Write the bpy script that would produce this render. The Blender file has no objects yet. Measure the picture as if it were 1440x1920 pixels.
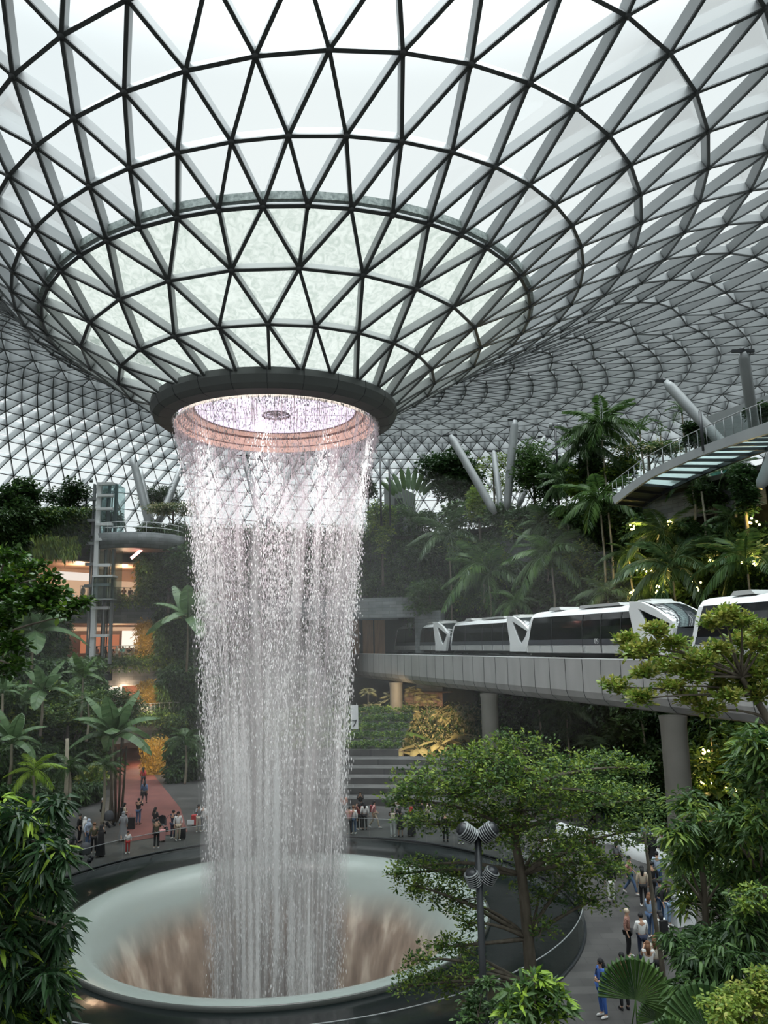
import bpy, bmesh, math, random
import numpy as np
from mathutils import Vector, Matrix
R = math.radians
rng = np.random.default_rng(7)
random.seed(7)
SC = bpy.context.scene
COL = SC.collection
CZ = 11.8                       # camera height above the ground floor
F, PITCH, ROLL = 1435.0, R(9.7), R(-1.1)
AX, AY = -5.22, 37.0            # vertical axis of the waterfall

# ---------------------------------------------------------------- camera
def cam_axes():
    f = Vector((0, math.cos(PITCH), math.sin(PITCH))); u = Vector((0, -math.sin(PITCH), math.cos(PITCH))); r = Vector((1, 0, 0))
    return r * math.cos(ROLL) + u * math.sin(ROLL), -r * math.sin(ROLL) + u * math.cos(ROLL), f
CR, CU, CF = cam_axes()
def ray(px, py):
    return (CF + CR * ((px - 720) / F) + CU * ((960 - py) / F))
def at(px, py, Y):              # world point seen at that place of the view, at distance Y
    d = ray(px, py); k = Y / d.y
    return Vector((d.x * k, Y, CZ + d.z * k))
def onz(px, py, z=0.0):         # world point at height z
    d = ray(px, py); k = (z - CZ) / d.z
    return Vector((d.x * k, d.y * k, z))
cd = bpy.data.cameras.new('camera'); cam = bpy.data.objects.new('camera', cd); COL.objects.link(cam)
cd.sensor_fit = 'AUTO'; cd.sensor_width = 36; cd.lens = F / 1920 * 36; cd.clip_start = 0.1; cd.clip_end = 600
M = Matrix((CR, CU, -CF)).transposed().to_4x4(); M.translation = (0, 0, CZ); cam.matrix_world = M
SC.camera = cam

# ---------------------------------------------------------------- mesh builder
class MB:
    def __init__(s): s.v = []; s.f = []; s.m = []; s.n = 0; s.sm = []
    def add(s, v, f, m=0, smooth=False):
        v = np.asarray(v, float).reshape(-1, 3); s.v.append(v)
        for q in f: s.f.append(tuple(int(i) + s.n for i in q)); s.m.append(m); s.sm.append(smooth)
        s.n += len(v); return s
    def addq(s, v, k, m=0, smooth=False):      # v: (n,k,3) separate polygons of k corners
        v = np.asarray(v, float); n = len(v)
        idx = (np.arange(n * k) + s.n).reshape(n, k)
        s.v.append(v.reshape(-1, 3)); s.f.extend(map(tuple, idx.tolist())); s.m.extend([m] * n if np.isscalar(m) else list(m)); s.sm.extend([smooth] * n)
        s.n += n * k; return s
    def box(s, c, size, rz=0, m=0, tilt=None):
        c = np.array(c, float); h = np.array(size, float) / 2
        P = np.array([(x, y, z) for z in (-1, 1) for y in (-1, 1) for x in (-1, 1)], float) * h
        if tilt is not None: P = P @ np.array(tilt).T
        cs, sn = math.cos(rz), math.sin(rz)
        P = np.stack([P[:, 0] * cs - P[:, 1] * sn, P[:, 0] * sn + P[:, 1] * cs, P[:, 2]], 1) + c
        return s.add(P, [(0, 2, 3, 1), (4, 5, 7, 6), (0, 1, 5, 4), (2, 6, 7, 3), (0, 4, 6, 2), (1, 3, 7, 5)], m)
    def bar(s, p, q, w, d, up=(0, 0, 1), m=0, off=0.0, mb=None):   # beam p-q, width w, depth d along -up starting at off
        p = np.array(p, float); q = np.array(q, float); t = q - p; L = np.linalg.norm(t)
        if L < 1e-6: return s
        t /= L; up = np.array(up, float); up = up - t * up.dot(t); nu = np.linalg.norm(up)
        if nu < 1e-6: up = np.array([1., 0, 0]) - t * t[0]; nu = np.linalg.norm(up)
        up /= nu; sd = np.cross(t, up)
        a, b = up * (-off), up * (-off - d); h = sd * w / 2
        P = [p + a - h, p + a + h, p + b - h, p + b + h, q + a - h, q + a + h, q + b - h, q + b + h]
        s.add(P, [(0, 4, 5, 1), (0, 2, 6, 4), (1, 5, 7, 3), (0, 1, 3, 2), (4, 6, 7, 5)], m)
        s.add([P[2], P[3], P[6], P[7]], [(0, 1, 3, 2)], m if mb is None else mb); return s
    def tube(s, pts, rad, n=8, m=0, cap=True, smooth=True):
        pts = np.array(pts, float); k = len(pts); rad = np.full(k, rad) if np.isscalar(rad) else np.array(rad, float)
        T = np.gradient(pts, axis=0); T /= np.linalg.norm(T, axis=1)[:, None] + 1e-9
        a = np.array([0, 0, 1.]) if abs(T[0][2]) < .9 else np.array([1., 0, 0]); V = []
        for i in range(k):
            x = np.cross(T[i], a); x /= np.linalg.norm(x) + 1e-9; y = np.cross(T[i], x); a = -y if False else a
            an = np.arange(n) * 2 * math.pi / n
            V.append(pts[i] + rad[i] * (np.cos(an)[:, None] * x + np.sin(an)[:, None] * y))
        f = [(i * n + j, i * n + (j + 1) % n, (i + 1) * n + (j + 1) % n, (i + 1) * n + j) for i in range(k - 1) for j in range(n)]
        if cap: f += [tuple(range(n))[::-1], tuple(range((k - 1) * n, k * n))]
        return s.add(np.concatenate(V), f, m, smooth)
    def lathe(s, prof, n=64, c=(0, 0), a0=0, a1=2 * math.pi, m=0, smooth=True, ms=None):   # prof [(r,z)]
        full = abs(a1 - a0 - 2 * math.pi) < 1e-6; k = n if full else n + 1
        an = a0 + (a1 - a0) * np.arange(k) / n; V = []
        for r, z in prof: V.append(np.stack([c[0] + r * np.cos(an), c[1] + r * np.sin(an), np.full(k, z)], 1))
        V = np.concatenate(V)
        for i in range(len(prof) - 1):
            f = [(i * k + j, i * k + (j + 1) % k, (i + 1) * k + (j + 1) % k, (i + 1) * k + j) for j in range(n)]
            if i == 0: s.add(V, f, m if ms is None else ms[i], smooth); base = s.n - len(V)
            else:
                for q in f: s.f.append(tuple(x + base for x in q)); s.m.append(m if ms is None else ms[i]); s.sm.append(smooth)
        return s
    def prism(s, poly, axis_off, m=0, smooth=False):                # planar polygon (n,3) extruded by a vector
        P = np.array(poly, float); n = len(P); Q = P + np.array(axis_off, float)
        f = [tuple(range(n))[::-1], tuple(range(n, 2 * n))] + [(i, (i + 1) % n, n + (i + 1) % n, n + i) for i in range(n)]
        return s.add(np.concatenate([P, Q]), f, m, smooth)
    def sphere(s, c, r, n=12, m=0, sc=(1, 1, 1)):
        V = []; c = np.array(c, float)
        for i in range(n // 2 + 1):
            ph = math.pi * i / (n // 2)
            for j in range(n):
                a = 2 * math.pi * j / n; V.append((c[0] + r * sc[0] * math.sin(ph) * math.cos(a), c[1] + r * sc[1] * math.sin(ph) * math.sin(a), c[2] + r * sc[2] * math.cos(ph)))
        f = [(i * n + j, (i + 1) * n + j, (i + 1) * n + (j + 1) % n, i * n + (j + 1) % n) for i in range(n // 2) for j in range(n)]
        return s.add(V, f, m, True)
    def mesh(s, name, mats):
        me = bpy.data.meshes.new(name); V = np.concatenate(s.v) if s.v else np.zeros((0, 3))
        nl = np.array([len(q) for q in s.f], np.int32)
        me.vertices.add(len(V)); me.vertices.foreach_set('co', V.astype(np.float32).ravel())
        me.loops.add(int(nl.sum())); me.loops.foreach_set('vertex_index', np.fromiter((i for q in s.f for i in q), np.int32, int(nl.sum())))
        me.polygons.add(len(nl)); me.polygons.foreach_set('loop_start', np.concatenate([[0], np.cumsum(nl)[:-1]]).astype(np.int32))
        for mt in (mats if isinstance(mats, (list, tuple)) else [mats]): me.materials.append(mt)
        me.polygons.foreach_set('material_index', np.array(s.m, np.int32)); me.polygons.foreach_set('use_smooth', np.array(s.sm, bool))
        me.update(calc_edges=True); return me
    def build(s, name, mats, parent=None, loc=None, rz=0):
        o = bpy.data.objects.new(name, s.mesh(name, mats)); COL.objects.link(o)
        if parent is not None: o.parent = parent
        if loc is not None: o.location = loc
        if rz: o.rotation_euler = (0, 0, rz)
        return o
def tag(o, label=None, cat=None, group=None, kind=None):
    if label: o['label'] = label
    if cat: o['category'] = cat
    if group: o['group'] = group
    if kind: o['kind'] = kind
    return o
def empty(name, loc=(0, 0, 0), rz=0, label=None, cat=None, group=None):
    o = bpy.data.objects.new(name, None); COL.objects.link(o); o.location = loc; o.rotation_euler = (0, 0, rz); o.empty_display_size = .3
    return tag(o, label, cat, group)
def inst(name, me, parent=None, loc=(0, 0, 0), rot=(0, 0, 0), sc=1):
    o = bpy.data.objects.new(name, me); COL.objects.link(o); o.location = loc; o.rotation_euler = rot
    o.scale = (sc, sc, sc) if np.isscalar(sc) else sc
    if parent is not None: o.parent = parent
    return o

# ---------------------------------------------------------------- materials
MT = {}
def nt(name):
    m = bpy.data.materials.new(name); m.use_nodes = True; t = m.node_tree; t.nodes.clear(); o = t.nodes.new('ShaderNodeOutputMaterial'); MT[name] = m
    return m, t, o
def N(t, ty, **kw):
    n = t.nodes.new(ty)
    for k, v in kw.items():
        if k in n.inputs: n.inputs[k].default_value = v
        else: setattr(n, k, v)
    return n
def coords(t, scale=(1, 1, 1), kind='Object', rot=(0, 0, 0)):
    c = N(t, 'ShaderNodeTexCoord'); mp = N(t, 'ShaderNodeMapping'); mp.inputs['Scale'].default_value = scale; mp.inputs['Rotation'].default_value = rot
    t.links.new(c.outputs[kind], mp.inputs['Vector']); return mp.outputs[0]
def ramp(t, fac, stops):
    r = N(t, 'ShaderNodeValToRGB'); e = r.color_ramp.elements
    while len(e) > 1: e.remove(e[-1])
    e[0].position = stops[0][0]; e[0].color = (*stops[0][1], 1)
    for p, c in stops[1:]: x = e.new(p); x.color = (*c, 1)
    t.links.new(fac, r.inputs[0]); return r.outputs[0]
def surf(name, c1, c2=None, rough=.6, scale=(1, 1, 1), metal=0, bump=0, detail=4, spec=.5, kind='Object', nscale=1.0):
    m, t, o = nt(name); b = N(t, 'ShaderNodeBsdfPrincipled', Roughness=rough, Metallic=metal)
    b.inputs['Specular IOR Level'].default_value = spec
    if c2 is None: b.inputs['Base Color'].default_value = (*c1, 1)
    else:
        n = N(t, 'ShaderNodeTexNoise', Scale=nscale, Detail=detail); t.links.new(coords(t, scale, kind), n.inputs['Vector'])
        t.links.new(ramp(t, n.outputs[0], [(.3, c1), (.7, c2)]), b.inputs['Base Color'])
        if bump:
            bp = N(t, 'ShaderNodeBump', Strength=bump, Distance=.05); t.links.new(n.outputs[0], bp.inputs['Height']); t.links.new(bp.outputs[0], b.inputs['Normal'])
    t.links.new(b.outputs[0], o.inputs[0]); return m
def leafm(name, c1, c2, rough=.45, tr=.3, nscale=1.5):
    m, t, o = nt(name); b = N(t, 'ShaderNodeBsdfPrincipled', Roughness=rough); b.inputs['Specular IOR Level'].default_value = .35
    g = N(t, 'ShaderNodeNewGeometry'); n = N(t, 'ShaderNodeTexNoise', Scale=nscale, Detail=2)
    t.links.new(coords(t), n.inputs['Vector'])
    ad = N(t, 'ShaderNodeMath', operation='MULTIPLY_ADD'); t.links.new(g.outputs['Random Per Island'], ad.inputs[0]); ad.inputs[1].default_value = .6
    sb = N(t, 'ShaderNodeMath', operation='SUBTRACT'); t.links.new(n.outputs[0], sb.inputs[0]); sb.inputs[1].default_value = .3
    t.links.new(sb.outputs[0], ad.inputs[2])
    c = ramp(t, ad.outputs[0], [(.1, c1), (.9, c2)]); t.links.new(c, b.inputs['Base Color'])
    tl = N(t, 'ShaderNodeBsdfTranslucent'); t.links.new(c, tl.inputs[0]); mx = N(t, 'ShaderNodeMixShader'); mx.inputs[0].default_value = tr
    t.links.new(b.outputs[0], mx.inputs[1]); t.links.new(tl.outputs[0], mx.inputs[2]); t.links.new(mx.outputs[0], o.inputs[0]); return m
def emit(name, c, s):
    m, t, o = nt(name); e = N(t, 'ShaderNodeEmission', Strength=s); e.inputs[0].default_value = (*c, 1); t.links.new(e.outputs[0], o.inputs[0]); return m
def glassm(name, tint, gloss=1.0, ior=1.45, film=0.0, filmc=(.8, .9, .85)):
    m, t, o = nt(name); tr = N(t, 'ShaderNodeBsdfTransparent'); tr.inputs[0].default_value = (*tint, 1)
    gl = N(t, 'ShaderNodeBsdfGlossy', Roughness=.02); gl.inputs[0].default_value = (.9, .95, .95, 1)
    fr = N(t, 'ShaderNodeFresnel', IOR=ior); mu = N(t, 'ShaderNodeMath', operation='MULTIPLY'); t.links.new(fr.outputs[0], mu.inputs[0]); mu.inputs[1].default_value = gloss
    mx = N(t, 'ShaderNodeMixShader'); t.links.new(mu.outputs[0], mx.inputs[0]); t.links.new(tr.outputs[0], mx.inputs[1]); t.links.new(gl.outputs[0], mx.inputs[2])
    out = mx.outputs[0]
    if film:
        d = N(t, 'ShaderNodeBsdfTranslucent'); d.inputs[0].default_value = (*filmc, 1); m2 = N(t, 'ShaderNodeMixShader'); m2.inputs[0].default_value = film
        t.links.new(out, m2.inputs[1]); t.links.new(d.outputs[0], m2.inputs[2]); out = m2.outputs[0]
    t.links.new(out, o.inputs[0]); return m
surf('steel', (.33, .345, .35), (.38, .395, .40), .45, nscale=.3)
surf('steel_edge', (.045, .05, .05), None, .5)
surf('cladding', (.085, .092, .088), (.10, .11, .105), .7, nscale=.6)
surf('white_paint', (.72, .74, .74), (.8, .82, .82), .35, nscale=.5)
surf('column_paint', (.21, .225, .23), (.26, .275, .275), .4, nscale=.4)
surf('concrete_panel', (.36, .36, .35), (.44, .44, .43), .6, (1, 1, .25), nscale=.9, bump=.1)
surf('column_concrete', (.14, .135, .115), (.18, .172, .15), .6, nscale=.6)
surf('dark_metal', (.018, .021, .024), None, .4)
surf('black_glass', (.006, .007, .008), None, .06, spec=.8)
surf('bronze', (.05, .04, .025), (.09, .07, .045), .5, nscale=2)
surf('gold', (.66, .54, .42), (.80, .68, .54), .5, nscale=3)
surf('bark', (.06, .05, .035), (.14, .12, .09), .85, (4, 4, 1), nscale=2, bump=.4)
surf('bark_pale', (.20, .18, .13), (.32, .29, .22), .85, (3, 3, 1), nscale=2, bump=.3)
surf('soil', (.012, .013, .010), (.028, .032, .018), .95, nscale=2, bump=.5)
surf('wood', (.14, .07, .03), (.26, .13, .06), .5, (3, 3, .3), nscale=2)
surf('carpet', (.11, .034, .028), (.16, .052, .042), .8, nscale=.8)
surf('plastic_dark', (.012, .014, .018), None, .4)
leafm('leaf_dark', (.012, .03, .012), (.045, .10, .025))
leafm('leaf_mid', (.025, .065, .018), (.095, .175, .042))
leafm('leaf_bright', (.07, .16, .025), (.29, .37, .055))
leafm('leaf_yellow', (.20, .22, .04), (.42, .42, .09))
leafm('leaf_banana', (.06, .12, .05), (.14, .22, .10), .4)
leafm('leaf_palm', (.025, .06, .02), (.09, .15, .055), .4)
leafm('leaf_new', (.16, .30, .03), (.34, .48, .06))
leafm('leaf_warm', (.20, .20, .09), (.42, .39, .20))  # warm lamplight on the fan palms is put into this leaf colour
leafm('leaf_gold_lit', (.20, .15, .03), (.46, .30, .06))  # green creepers with the golden lamplight put into their colour
emit('warm_lamp', (1., .78, .25), 14); emit('warm_ceiling', (1., .68, .42), .75); emit('shop_white', (1., .86, .72), 1.1); emit('pink_lamp', (1., .45, .40), 6)
emit('orange_lamp', (1., .5, .2), 5)
glassm('roof_glass', (.89, .955, .95), .38, 1.35)
glassm('rail_glass', (.80, .86, .85), .8, 1.3)
glassm('lift_glass', (.70, .80, .80), 1, 1.4, .12, (.5, .6, .6))
glassm('deck_glass', (.55, .72, .70), .5, 1.4, .6, (.40, .50, .49))
# stone courses (split face slate) and paving
def stone(name, c1, c2, c3, sc, rough=.7, brick=(1.2, .35), kind='Object', rot=(0, 0, 0), mort=.012):
    m, t, o = nt(name); b = N(t, 'ShaderNodeBsdfPrincipled', Roughness=rough)
    k = N(t, 'ShaderNodeTexBrick'); k.inputs['Color1'].default_value = (*c1, 1); k.inputs['Color2'].default_value = (*c2, 1); k.inputs['Mortar'].default_value = (*c3, 1)
    k.inputs['Scale'].default_value = 1; k.inputs['Brick Width'].default_value = brick[0]; k.inputs['Row Height'].default_value = brick[1]; k.inputs['Mortar Size'].default_value = mort
    t.links.new(coords(t, sc, kind, rot), k.inputs['Vector'])
    n = N(t, 'ShaderNodeTexNoise', Scale=.8, Detail=5); t.links.new(coords(t), n.inputs['Vector'])
    mx = N(t, 'ShaderNodeMix', data_type='RGBA', blend_type='MULTIPLY'); mx.inputs[0].default_value = .7
    t.links.new(k.outputs[0], mx.inputs[6]); t.links.new(ramp(t, n.outputs[0], [(.3, (.55, .55, .55)), (.7, (1.15, 1.15, 1.15))]), mx.inputs[7])
    t.links.new(mx.outputs[2], b.inputs['Base Color']); t.links.new(b.outputs[0], o.inputs[0]); return m
stone('slate', (.050, .055, .058), (.085, .09, .093), (.02, .022, .023), (1, 1, 1), kind='UV')
stone('slate_pale', (.13, .145, .15), (.20, .215, .22), (.07, .07, .07), (1, 1, 1), kind='UV')
stone('slate_warm', (.22, .14, .11), (.28, .18, .14), (.10, .07, .05), (1, 1, 1), kind='UV')
stone('paving', (.048, .046, .045), (.078, .075, .072), (.035, .035, .035), (1, 1, 1), .45, (1.2, .6))
stone('step_stone', (.065, .065, .063), (.10, .098, .094), (.06, .06, .06), (1, 1, 1), .6, (2.4, .6))

# ---------------------------------------------------------------- world
w = bpy.data.worlds.new('overcast_sky'); SC.world = w; w.use_nodes = True; t = w.node_tree; t.nodes.clear()
o = t.nodes.new('ShaderNodeOutputWorld'); b = t.nodes.new('ShaderNodeBackground'); b.inputs[1].default_value = 1.0
n = N(t, 'ShaderNodeTexNoise', Scale=1.2, Detail=3); tc = N(t, 'ShaderNodeTexCoord'); t.links.new(tc.outputs['Generated'], n.inputs['Vector'])
sk = ramp(t, n.outputs[0], [(.3, (.93, .965, 1.0)), (.7, (1.0, 1.0, 1.0))])
sx = N(t, 'ShaderNodeSeparateXYZ'); t.links.new(tc.outputs['Generated'], sx.inputs[0])
mr = N(t, 'ShaderNodeMapRange', interpolation_type='SMOOTHSTEP'); mr.inputs['From Min'].default_value = .62; mr.inputs['From Max'].default_value = 1.0; mr.inputs['To Min'].default_value = .86; mr.inputs['To Max'].default_value = 9.0
t.links.new(sx.outputs[2], mr.inputs[0]); t.links.new(mr.outputs[0], b.inputs[1])       # overcast sky, brightest overhead
t.links.new(sk, b.inputs[0]); t.links.new(b.outputs[0], o.inputs[0])
SC.view_settings.view_transform = 'Standard'; SC.view_settings.look = 'None'; SC.view_settings.gamma = 1; SC.view_settings.use_curve_mapping = False
SC.view_settings.exposure = 0.2
SC.cycles.adaptive_threshold = .02; SC.cycles.max_bounces = 6; SC.cycles.transparent_max_bounces = 12; SC.cycles.diffuse_bounces = 3; SC.cycles.glossy_bounces = 2
SC.cycles.use_denoising = True; SC.cycles.sample_clamp_indirect = 4; SC.cycles.caustics_reflective = False; SC.cycles.caustics_refractive = False
# ================================================================ ROOF (steel lattice, glass, funnel)
# centre x, radius, height above the camera, start angle, tilt, three angular warps, ellipse
RF = [(-5.35, 5.9, 11.42, -0.4805, 0.03, 0.062, -0.0528, 0.0, -0.0258), (-5.1016, 7.8901, 12.6716, -1.3462, 0.0226, 0.1109, 0.0295, -0.0141, -0.0343),
      (-4.7209, 9.9712, 13.9295, -1.4565, 0.0326, 0.0615, 0.0349, -0.0251, -0.0171), (-4.3375, 11.9572, 15.2804, -1.2994, 0.0472, 0.0123, 0.0763, -0.0136, -0.0266),
      (-3.5679, 14.1298, 16.1215, -1.1859, 0.0738, -0.0761, 0.0426, -0.0413, 0.0004), (-2.6827, 16.0926, 17.3541, -0.5717, 0.0835, -0.1481, 0.0678, -0.0483, 0.0068),
      (-1.6843, 18.0991, 18.5656, -0.3991, 0.0847, -0.1593, 0.0844, -0.0517, 0.0293)]
NS = [24, 24, 24, 48, 48, 48, 48]; CON = [2, 0, 'D', -1, -5, -2]     # how the rings are laced together
prof = [(18.1, 18.57), (20.2, 19.6), (22.4, 20.6), (24.7, 21.5), (27, 22.25), (29.6, 22.95), (32.0, 23.55), (34.4, 24.1), (36.8, 24.55), (39.2, 24.95), (41.6, 25.3), (44, 25.6), (46.4, 25.85),
        (48.8, 26.0), (51.1, 26.0), (53.3, 25.85), (55.5, 25.55), (57.7, 25.1), (59.9, 24.5), (62, 23.75), (64, 22.85), (66, 21.75), (67.9, 20.45), (69.7, 18.95), (71.4, 17.25), (73, 15.35), (74.4, 13.3), (75.7, 11), (76.8, 8.5), (77.6, 6)]
th = RF[6][3]; step = 2 * math.pi / 48; n_ = 48
for i, (r, z) in enumerate(prof[1:]):
    f = min(1, (r - 18) / 30)
    if r in (29.6, 53.3): CON.append('D'); n_ *= 2; step /= 2
    else: th -= step / 2; CON.append(0)
    NS.append(n_)
    RF.append((-1.68 + (r - 18.1) * .38 if r < 40 else 6.6 + (r - 40) * .12, r, z, th, .085 * (1 - f), -.16, .084 * (1 - f), -.052 - .03 * f, .029))
def rnode(k, i):
    v = RF[k]; t0 = v[3] + 2 * math.pi / NS[k] * i
    t = t0 + v[5] * math.cos(t0) + v[6] * math.sin(t0) + v[8] * math.sin(2 * t0); s, c = math.sin(t), math.cos(t)
    return np.array((v[0] + v[1] * (1 + v[7]) * s, AY - v[1] * (1 - v[7]) * c, v[2] + v[4] * v[1] * s + CZ))
K = len(RF); G = [np.array([rnode(k, i) for i in range(NS[k])]) for k in range(K)]
NRM = []
for k in range(K):
    a = G[max(0, k - 1)]; b = G[min(K - 1, k + 1)]; nn = []
    for i in range(NS[k]):
        p = G[k][i]; tang = G[k][(i + 1) % NS[k]] - G[k][i - 1]
        ca = a.mean(0); out = p - G[k].mean(0); out[2] = 0; out /= np.linalg.norm(out)
        sl = (RF[min(K - 1, k + 1)][2] - RF[max(0, k - 1)][2]) / (RF[min(K - 1, k + 1)][1] - RF[max(0, k - 1)][1])
        nrm = np.cross(tang, out + np.array([0, 0, sl])); nrm /= np.linalg.norm(nrm); nn.append(nrm if nrm[2] > 0 else -nrm)
    NRM.append(np.array(nn))
DEP = lambda k: .5 if k < 9 else min(1.6, .5 + .085 * (k - 8)) if k < 23 else max(.55, 1.6 - .17 * (k - 22))
fr = MB(); tris = []; funnel = []; nod = MB()
def beam(k, i, k2, j):
    i %= NS[k]; j %= NS[k2]; p, q = G[k][i], G[k2][j]; up = NRM[k][i] + NRM[k2][j]; up /= np.linalg.norm(up)
    kk = max(k, k2); w = .13 if kk < 9 else max(.085, .13 - .006 * (kk - 8)); d = .42 if kk < 4 else DEP(kk)
    fr.bar(p, q, w * .62, d - .05, up, 0, -.05 - d + .05, 0); fr.bar(p, q, w, .06, up, 1, -.05, 1)  # flange darker than the grey sides: underside shade put into its colour
    # top rail under the glass
for k in range(K):
    for i in range(NS[k]):
        beam(k, i, k, i + 1)
        if k + 1 < K:
            N2 = NS[k + 1]; c = CON[k]; A = (k, i); B = (k, (i + 1) % NS[k])
            if c == 'D':
                o = 2 * i - 1 if k == 2 else 2 * i; L = [o - 1, o, o + 1, o + 2]
                for j in L[:3]: beam(k, i, k + 1, j)
                T = [(A, (k + 1, L[0] % N2), (k + 1, L[1] % N2)), (A, (k + 1, L[1] % N2), (k + 1, L[2] % N2)), (A, B, (k + 1, L[2] % N2))]
            else:
                for j in (i + c, i + c + 1): beam(k, i, k + 1, j)
                T = [(A, (k + 1, (i + c) % N2), (k + 1, (i + c + 1) % N2)), (A, B, (k + 1, (i + c + 1) % N2))]
            for tr in T: (funnel if k < 3 else tris).append([G[a][b] + NRM[a][b] * (.42 if k < 4 else DEP(k)) for a, b in tr])
        if k < 14: p = G[k][i]; nod.tube([p - NRM[k][i] * .06, p + NRM[k][i] * .3], .11, 8)
ceil = fr.build('ceiling', [MT['steel'], MT['steel_edge']]); tag(ceil, 'triangulated steel lattice roof sweeping down to the open funnel', kind='structure')
nod.build('lattice_node', MT['steel_edge'], ceil)
gm = MB().addq(np.array(tris), 3); gm.build('roof_glazing', MT['roof_glass'], ceil)
# wet funnel glass: water runs down its outside
m, t, o = nt('wet_glass'); tr = N(t, 'ShaderNodeBsdfTransparent'); tr.inputs[0].default_value = (.90, .97, .93, 1)
tl = N(t, 'ShaderNodeBsdfTranslucent'); n1 = N(t, 'ShaderNodeTexNoise', Scale=2.6, Detail=6, Distortion=1.6); t.links.new(coords(t), n1.inputs['Vector'])
t.links.new(ramp(t, n1.outputs[0], [(.35, (.15, .18, .155)), (.52, (.225, .25, .225)), (.7, (.27, .295, .27))]), tl.inputs[0])
mx = N(t, 'ShaderNodeMixShader'); mx.inputs[0].default_value = .62; t.links.new(tr.outputs[0], mx.inputs[1]); t.links.new(tl.outputs[0], mx.inputs[2]); t.links.new(mx.outputs[0], o.inputs[0])
MB().addq(np.array(funnel), 3).build('wet_glazing', MT['wet_glass'], ceil)
# gutter where the water enters the funnel
gt = MB(); pts = [G[3][i] + NRM[3][i] * .55 + np.array([(G[3][i][0] - RF[3][0]), (G[3][i][1] - AY), 0]) / RF[3][1] * .35 for i in range(48)]
for i in range(48): gt.bar(pts[i], pts[(i + 1) % 48], .22, .3, (0, 0, 1))
gt.build('gutter', surf('gutter_metal', (.18, .22, .21), (.5, .56, .54), .4, nscale=8), ceil)

# ---------------------------------------------------------------- oculus ring, gold inner band, crown light disc
oc = empty('oculus_ring', (AX - .1, AY, 10.8 + CZ), 0, 'dark grey panelled ring around the oculus the water pours from', 'ring')
zz = 0
def ell(r): return r
MB().lathe([(5.55, 1.0), (6.05, .86), (6.08, .55), (5.93, .22), (5.62, .03)], 72, smooth=False).build('outer_fascia', MT['cladding'], oc)
MB().lathe([(5.66, .035), (5.06, -.04), (5.0, .0), (5.0, .12)], 72, smooth=False).build('soffit_panel', MT['cladding'], oc)
for i in range(24):
    a = 2 * math.pi * (i + .3) / 24; c, s = math.cos(a), math.sin(a); jm = MB()
    for (r1, z1), (r2, z2) in (((6.065, .9), (6.09, .55)), ((6.09, .55), (5.94, .215)), ((5.94, .215), (5.64, .02)), ((5.64, .02), (5.07, -.045))): jm.bar((r1 * c, r1 * s, z1), (r2 * c, r2 * s, z2), .025, .012, (c, s, -1))
    jm.build('panel_joint', MT['dark_metal'], oc)
MB().lathe([(4.92, -.12), (4.78, .12)], 72, m=0).lathe([(4.76, .16), (4.5, .5)], 72).lathe([(4.4, .56), (4.05, .72)], 72).build('gold_band', MT['gold'], oc)
gj = MB().lathe([(4.79, .11), (4.74, .17)], 72).lathe([(4.51, .49), (4.38, .57)], 72).lathe([(4.06, .7), (3.95, .8)], 72)
for i in range(48):
    a = 2 * math.pi * i / 48; c, s = math.cos(a), math.sin(a); gj.bar((4.77 * c, 4.77 * s, .16), (4.5 * c, 4.5 * s, .5), .02, .015, (-c, -s, 0), off=-.02)
gj.build('band_joint', surf('band_joint', (.16, .12, .10), None, .6), oc)
m, t, o = nt('oculus_disc'); tl = N(t, 'ShaderNodeBsdfTranslucent'); tl.inputs[0].default_value = (.42, .36, .44, 1); tr = N(t, 'ShaderNodeBsdfTransparent'); tr.inputs[0].default_value = (1, .93, 1, 1)  # pink of the show lights put into the disc tint
mx = N(t, 'ShaderNodeMixShader'); mx.inputs[0].default_value = .75; t.links.new(tr.outputs[0], mx.inputs[1]); t.links.new(tl.outputs[0], mx.inputs[2]); t.links.new(mx.outputs[0], o.inputs[0])
MB().lathe([(.01, .72), (4.1, .74), (4.98, .9)], 72).build('skylight_disc', MT['oculus_disc'], oc)
hb = MB().lathe([(.62, .56), (.66, .60), (.70, .56), (.66, .50), (.62, .56)], 40)
for i in range(14):
    a = 2 * math.pi * i / 14; hb.bar((.1 * math.cos(a), .1 * math.sin(a), .6), (.62 * math.cos(a), .62 * math.sin(a), .57), .03, .03); hb.box((.66 * math.cos(a), .66 * math.sin(a), .5), (.08, .05, .07), a)
hb.tube([(0, 0, .44), (0, 0, .7)], .09).build('spider_hub', MT['steel_edge'], oc)
sp = MB()
for i in range(12):
    a = 2 * math.pi * i / 12 + .2; sp.tube([(.7 * math.cos(a), .7 * math.sin(a), .57), (4.0 * math.cos(a), 4.0 * math.sin(a), .68)], .012, 5)
sp.build('spoke_cable', MT['steel'], oc)
# ================================================================ FLOORS, TERRACES, WALLS
def smooth(P, n):
    P = np.array(P, float); k = len(P); out = []
    for i in range(k - 1):
        p0, p1, p2, p3 = P[max(0, i - 1)], P[i], P[i + 1], P[min(k - 1, i + 2)]
        for j in range(n):
            t = j / n; out.append(.5 * ((2 * p1) + (-p0 + p2) * t + (2 * p0 - 5 * p1 + 4 * p2 - p3) * t * t + (-p0 + 3 * p1 - 3 * p2 + p3) * t ** 3))
    out.append(P[-1]); return np.array(out)
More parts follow.
